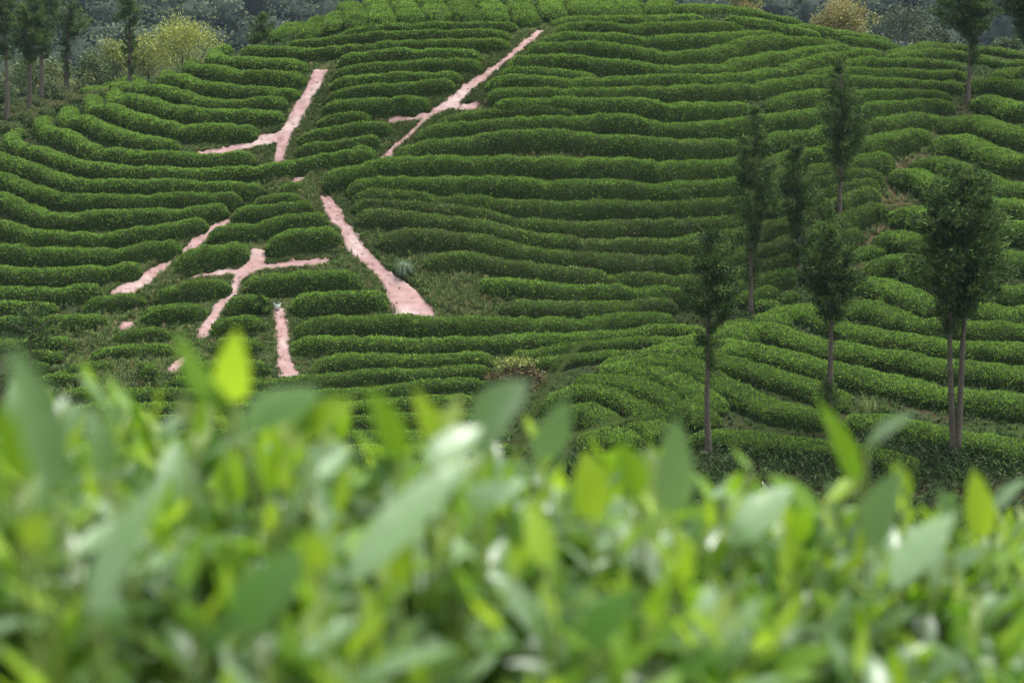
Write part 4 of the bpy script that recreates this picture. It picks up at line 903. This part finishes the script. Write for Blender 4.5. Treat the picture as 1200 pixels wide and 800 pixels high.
cv,cf=cards(P,A,Nn,L,L*0.7); V=np.concatenate([sv,cv]); F=np.concatenate([sf,cf+len(sv)])
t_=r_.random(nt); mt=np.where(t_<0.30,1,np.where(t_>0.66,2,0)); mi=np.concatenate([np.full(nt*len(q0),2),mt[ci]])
o=ob('far_woodland',V,F,[M['far_leaf'],M['far_leaf_pale'],M['far_leaf_dark']],None,mi); tag(o,'hazy blue-green woodland on the far hillside',None,None,'stuff')
# scrub in the hollow beyond the left shoulder
n=170; px=r_.uniform(-60,300,n); Dv=r_.uniform(126,150,n); mb=MB()
for k in range(n):
    xx=(px[k]-600)/FPX*Dv[k]*1.035; zz=float(H(xx,Dv[k])); N=60; hh=r_.uniform(.5,1.6)
    P=np.array([xx,Dv[k],zz])+r_.normal(0,.55,(N,3))*np.array([1,1,0]); P[:,2]=zz+r_.random(N)*hh
    L=r_.uniform(.14,.28,N); V,F=cards(P,r_.normal(0,.6,(N,3))+np.array([0,0,.5]),r_.normal(0,.7,(N,3))+np.array([0,-.2,.6]),L,L*.5); mb.add(V,F,None,int(r_.choice([0,0,1,2])))
o=mb.build('undergrowth',[M['olive_leaf'],M['bushy_leaf'],M['grass_pale']]); tag(o,'rough undergrowth beyond the left shoulder of the hill',None,None,'stuff')
# ---------------------------------------------------------------- tea bushes close to the camera
def leafmesh(mb,base,tip,width,normal,mi,bend=0.12,fold=0.25,ns=8,wave=0.0):
    base=np.asarray(base,float); tip=np.asarray(tip,float); ax=tip-base; L=np.linalg.norm(ax); ax/=L
    sd_=np.cross(ax,normal); sd_/=max(np.linalg.norm(sd_),1e-6); nn=np.cross(sd_,ax)
    s=np.linspace(0,1,ns); prof_=np.sin(np.pi*np.clip(s,0,1)**0.85)**0.8*(1-0.25*s); prof_=prof_/prof_.max(); prof_[0]=0.10; prof_[-1]=0.02
    c=base+ax*(s*L)[:,None]+nn*(bend*L*4*s*(1-s))[:,None]
    wdt=width/2*prof_
    rim=0.03*width*np.sin(s*40)*(prof_>0.2)
    f=np.array([-1,-0.5,0,0.5,1.0])
    V=(c[:,None]+sd_*(f[None,:,None]*(wdt+rim)[:,None,None])+nn*((fold*np.abs(f)**1.3)[None,:,None]*wdt[:,None,None]))
    m=5; i=np.arange(ns-1)[:,None]*m+np.arange(m-1)[None]
    mb.add(V.reshape(-1,3),np.stack([i,i+1,i+m+1,i+m],-1).reshape(-1,4),None,mi)
FGM=['pale','young','bud','green','mature','deep','stem','twig']; FM=[M[m] for m in FGM]; FI={m:i for i,m in enumerate(FGM)}
def ztop(x,y):
    y=y-0.65*np.maximum(0,x-0.8)*0; x=np.clip(x,-0.8,0.75)
    return -0.462-0.13*np.minimum(x,0)-0.36*np.maximum(x,0)-0.5*np.maximum(0,y-(1.28+0.65*np.maximum(x,0)))**1.2
r_=np.random.default_rng(500)
BUSH=[('large blurred tea bush at lower left, the nearest to the camera',-1.9,-0.17),('blurred tea bush at bottom centre under the big pale slanting leaf',-0.17,0.20),('tea bush at lower right with smaller, less blurred glossy leaves',0.20,2.3)]
VIEW=np.array([0,-1,0.25])
heroes={}
for h_ in LEAVES: heroes.setdefault(h_[0],[]).append(h_)
bushroots=[]
for bi,(lb,x0,x1) in enumerate(BUSH):
    xm=(max(x0,-.75)+min(x1,1.0))/2; gz=float(H(xm,1.2))
    root=empty('tea_bush',(xm,1.2,gz)); tag(root,lb,'tea bush','tea bushes close to the camera'); bushroots.append(root)
    mb=MB(); st=MB()
    area=(x1-x0)*1.35; ns_=int(820*area)
    for k in range(ns_):
        x=r_.uniform(x0,x1)
        if (x<-.8 or x>.95) and r_.random()<.6: continue
        xc_=min(max(x,0),1.0); y=r_.uniform(0.66+0.25*xc_,2.0+0.55*xc_); zt=float(ztop(x,y))+r_.normal(-0.02,0.022)
        dep=r_.random()
        if dep>0.6: zt-=r_.uniform(0.03,0.22)
        lean=np.array([r_.normal(.22,.25),r_.normal(0,.25),1.0]); lean/=np.linalg.norm(lean)
        topp=np.array([x,y,zt]); bot=topp-lean*r_.uniform(.14,.2)
        st.tube([bot-np.array([0,0,.12]),bot,topp],[0.003,0.0026,0.0014],5,FI['stem'])
        # two or three young leaves and the bud
        a0=r_.uniform(0,6.28)
        nyoung=r_.integers(1,4) if dep<0.6 else 0
        for j in range(nyoung):
            an=a0+j*2.4; el=r_.uniform(0.7,1.35); d=np.array([math.cos(an)*math.cos(el),math.sin(an)*math.cos(el),math.sin(el)])
            Ln=r_.uniform(.022,.048); nrm=np.cross(d,np.array([-math.sin(an),math.cos(an),0])); nrm=nrm if nrm[2]>0 else -nrm
            leafmesh(mb,topp-lean*0.012*j,topp-lean*0.012*j+d*Ln,Ln*r_.uniform(.28,.40),nrm,FI['young' if r_.random()<.5 else ('bud' if r_.random()<.3 else 'green')],bend=-0.06,fold=0.4,ns=6)
        for j in range(r_.integers(4,7)):
            an=a0+1+j*2.4+r_.normal(0,.3); el=r_.uniform(0.0,1.15); d=np.array([math.cos(an)*math.cos(el),math.sin(an)*math.cos(el),math.sin(el)])
            d=d+np.array([.28,0,.1]); d/=np.linalg.norm(d); Ln=r_.uniform(.038,.074); nrm=np.array([-math.cos(an)*math.sin(el),-math.sin(an)*math.sin(el),math.cos(el)])+r_.normal(0,.15,3)
            b=topp-lean*(0.02+0.022*j)
            leafmesh(mb,b,b+d*Ln,Ln*r_.uniform(.28,.38),nrm,FI[r_.choice(['mature','mature','pale','pale','green','green','deep'])],bend=r_.uniform(-.02,.12),fold=r_.uniform(.1,.35),ns=7)
    # inner leaves that fill the bush
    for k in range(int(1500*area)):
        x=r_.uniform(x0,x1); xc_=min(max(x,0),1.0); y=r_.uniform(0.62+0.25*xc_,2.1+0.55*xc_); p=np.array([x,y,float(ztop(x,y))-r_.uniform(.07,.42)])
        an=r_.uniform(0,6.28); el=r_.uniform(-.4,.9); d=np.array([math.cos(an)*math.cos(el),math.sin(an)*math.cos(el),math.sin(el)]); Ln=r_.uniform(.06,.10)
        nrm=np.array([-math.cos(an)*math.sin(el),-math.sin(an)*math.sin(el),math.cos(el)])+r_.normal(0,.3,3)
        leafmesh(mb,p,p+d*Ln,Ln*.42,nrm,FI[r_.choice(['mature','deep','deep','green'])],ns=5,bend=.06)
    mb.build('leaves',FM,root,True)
    for k in range(int(60*area)):
        x=r_.uniform(x0,x1); y=r_.uniform(0.7,1.9+.5*max(x,0)); zt=float(ztop(x,y))-.15; b=np.array([xm+(x-xm)*0.45,1.3+(y-1.3)*.4,gz-.05])
        if float(H(b[0],b[1]))<b[2]: b[2]=float(H(b[0],b[1]))-.05
        t=np.array([x,y,zt]); m_=b*.5+t*.5+r_.normal(0,.04,3); st.tube([b,m_,t],[.008,.006,.003],5,FI['twig'])
    st.build('branches',FM,root,True)
SHN={'s1':'tall shoot with one glowing yellow-green leaf and a grey-green companion','s13':'lone forked shoot with a green leaf and a pale slender leaf','s10':'upright yellow leaf tip','s16':'bright yellow pointed leaf at right','s18':'big pale glossy leaf slanting up to the right','s3':'large grey-green leaf at the left edge','s8':'broad grey-green leaf pointing up right','s12':'upright bluish grey-green leaf'}
for sid,hl in heroes.items():
    mb=MB(); bx=[]
    for (_,b,t,w,d0,d1,cls,roll) in hl:
        B=np.array(at(b[0],b[1],d0)); T=np.array(at(t[0],t[1],d1)); ax=unit(T-B)
        wid=w/FPX*(d0+d1)/2*1.035
        v=-unit((B+T)/2); sd_=unit(np.cross(ax,v)); nv=unit(np.cross(sd_,ax)); nv=nv if nv@v>0 else -nv
        nrm=nv*math.cos(roll)+sd_*math.sin(roll)*(1 if sd_[2]>0 else -1)
        leafmesh(mb,B,T,wid/max(0.45,math.cos(roll)),nrm,FI[cls],bend=0.05,fold=0.22,ns=12); bx.append(B)
        e=B+np.array([0.01*(1 if roll>0 else -1),0.02,-0.14]); mb.tube([B+(T-B)*0.03,(B+e)/2+np.array([0,0,.01]),e],[0.0014,0.0018,0.0022],6,FI['stem'])
    xb=np.mean([q[0] for q in bx]); root=bushroots[0 if xb<-.17 else (1 if xb<.2 else 2)]
    o=mb.build('shoot',FM,root,True)
    if sid in SHN: o['label']=SHN[sid]
for root in bushroots: fix_local(root)
for pts,D_,w,lb in BLADES:
    P=np.array([at(x,y,D_) for x,y in pts]); q=np.linspace(0,1,24); s=np.linspace(0,1,len(P)); C=np.stack([np.interp(q,s,P[:,i]) for i in range(3)],1)
    for _ in range(3): C[1:-1]=C[1:-1]*.5+(C[:-2]+C[2:])*.25
    foot=np.array([C[0][0]-0.03,C[0][1]+0.05,float(H(C[0][0],C[0][1]))-0.03]); C=np.concatenate([np.linspace(foot,C[0],6)[:-1],C]); q=np.linspace(0,1,len(C))
    sd_=unit(np.cross(np.gradient(C,axis=0),C)); wd=0.95*(w/FPX*D_*1.05)/2*np.clip((1-q)*4,0.15,1)
    V=np.stack([C-sd_*wd[:,None],C+np.array([0,wd.max()*.7,0]),C+sd_*wd[:,None]],1).reshape(-1,3); i=np.arange(len(C)-1)[:,None]*3+np.arange(2)[None]
    o=ob('grass_stalk',V,np.stack([i,i+1,i+4,i+3],-1).reshape(-1,4),M['grass_pale'],None,None,True,tuple(C[0])); tag(o,lb,'grass blade','grass blades among the tea leaves')
# ---------------------------------------------------------------- air
me=bpy.data.meshes.new('haze'); hx,hy0,hy1,hz0,hz1=420,-60,620,-62,150
V=[(sx*hx,yy,zz) for zz in (hz0,hz1) for yy in (hy0,hy1) for sx in (-1,1)]
me.from_pydata(V,[],[(0,2,3,1),(4,5,7,6),(0,1,5,4),(2,6,7,3),(0,4,6,2),(1,3,7,5)]); hz=bpy.data.objects.new('haze',me); COL.objects.link(hz); tag(hz,'pale valley haze',None,None,'stuff')
hm=bpy.data.materials.new('haze_air'); hm.use_nodes=True; nt=hm.node_tree; nt.nodes.clear(); pv=nt.nodes.new('ShaderNodeVolumePrincipled'); mo=nt.nodes.new('ShaderNodeOutputMaterial')
pv.inputs['Density'].default_value=0.00011; pv.inputs['Color'].default_value=(0.58,0.72,1.0,1); pv.inputs['Anisotropy'].default_value=0.0
nt.links.new(pv.outputs[0],mo.inputs['Volume']); me.materials.append(hm)
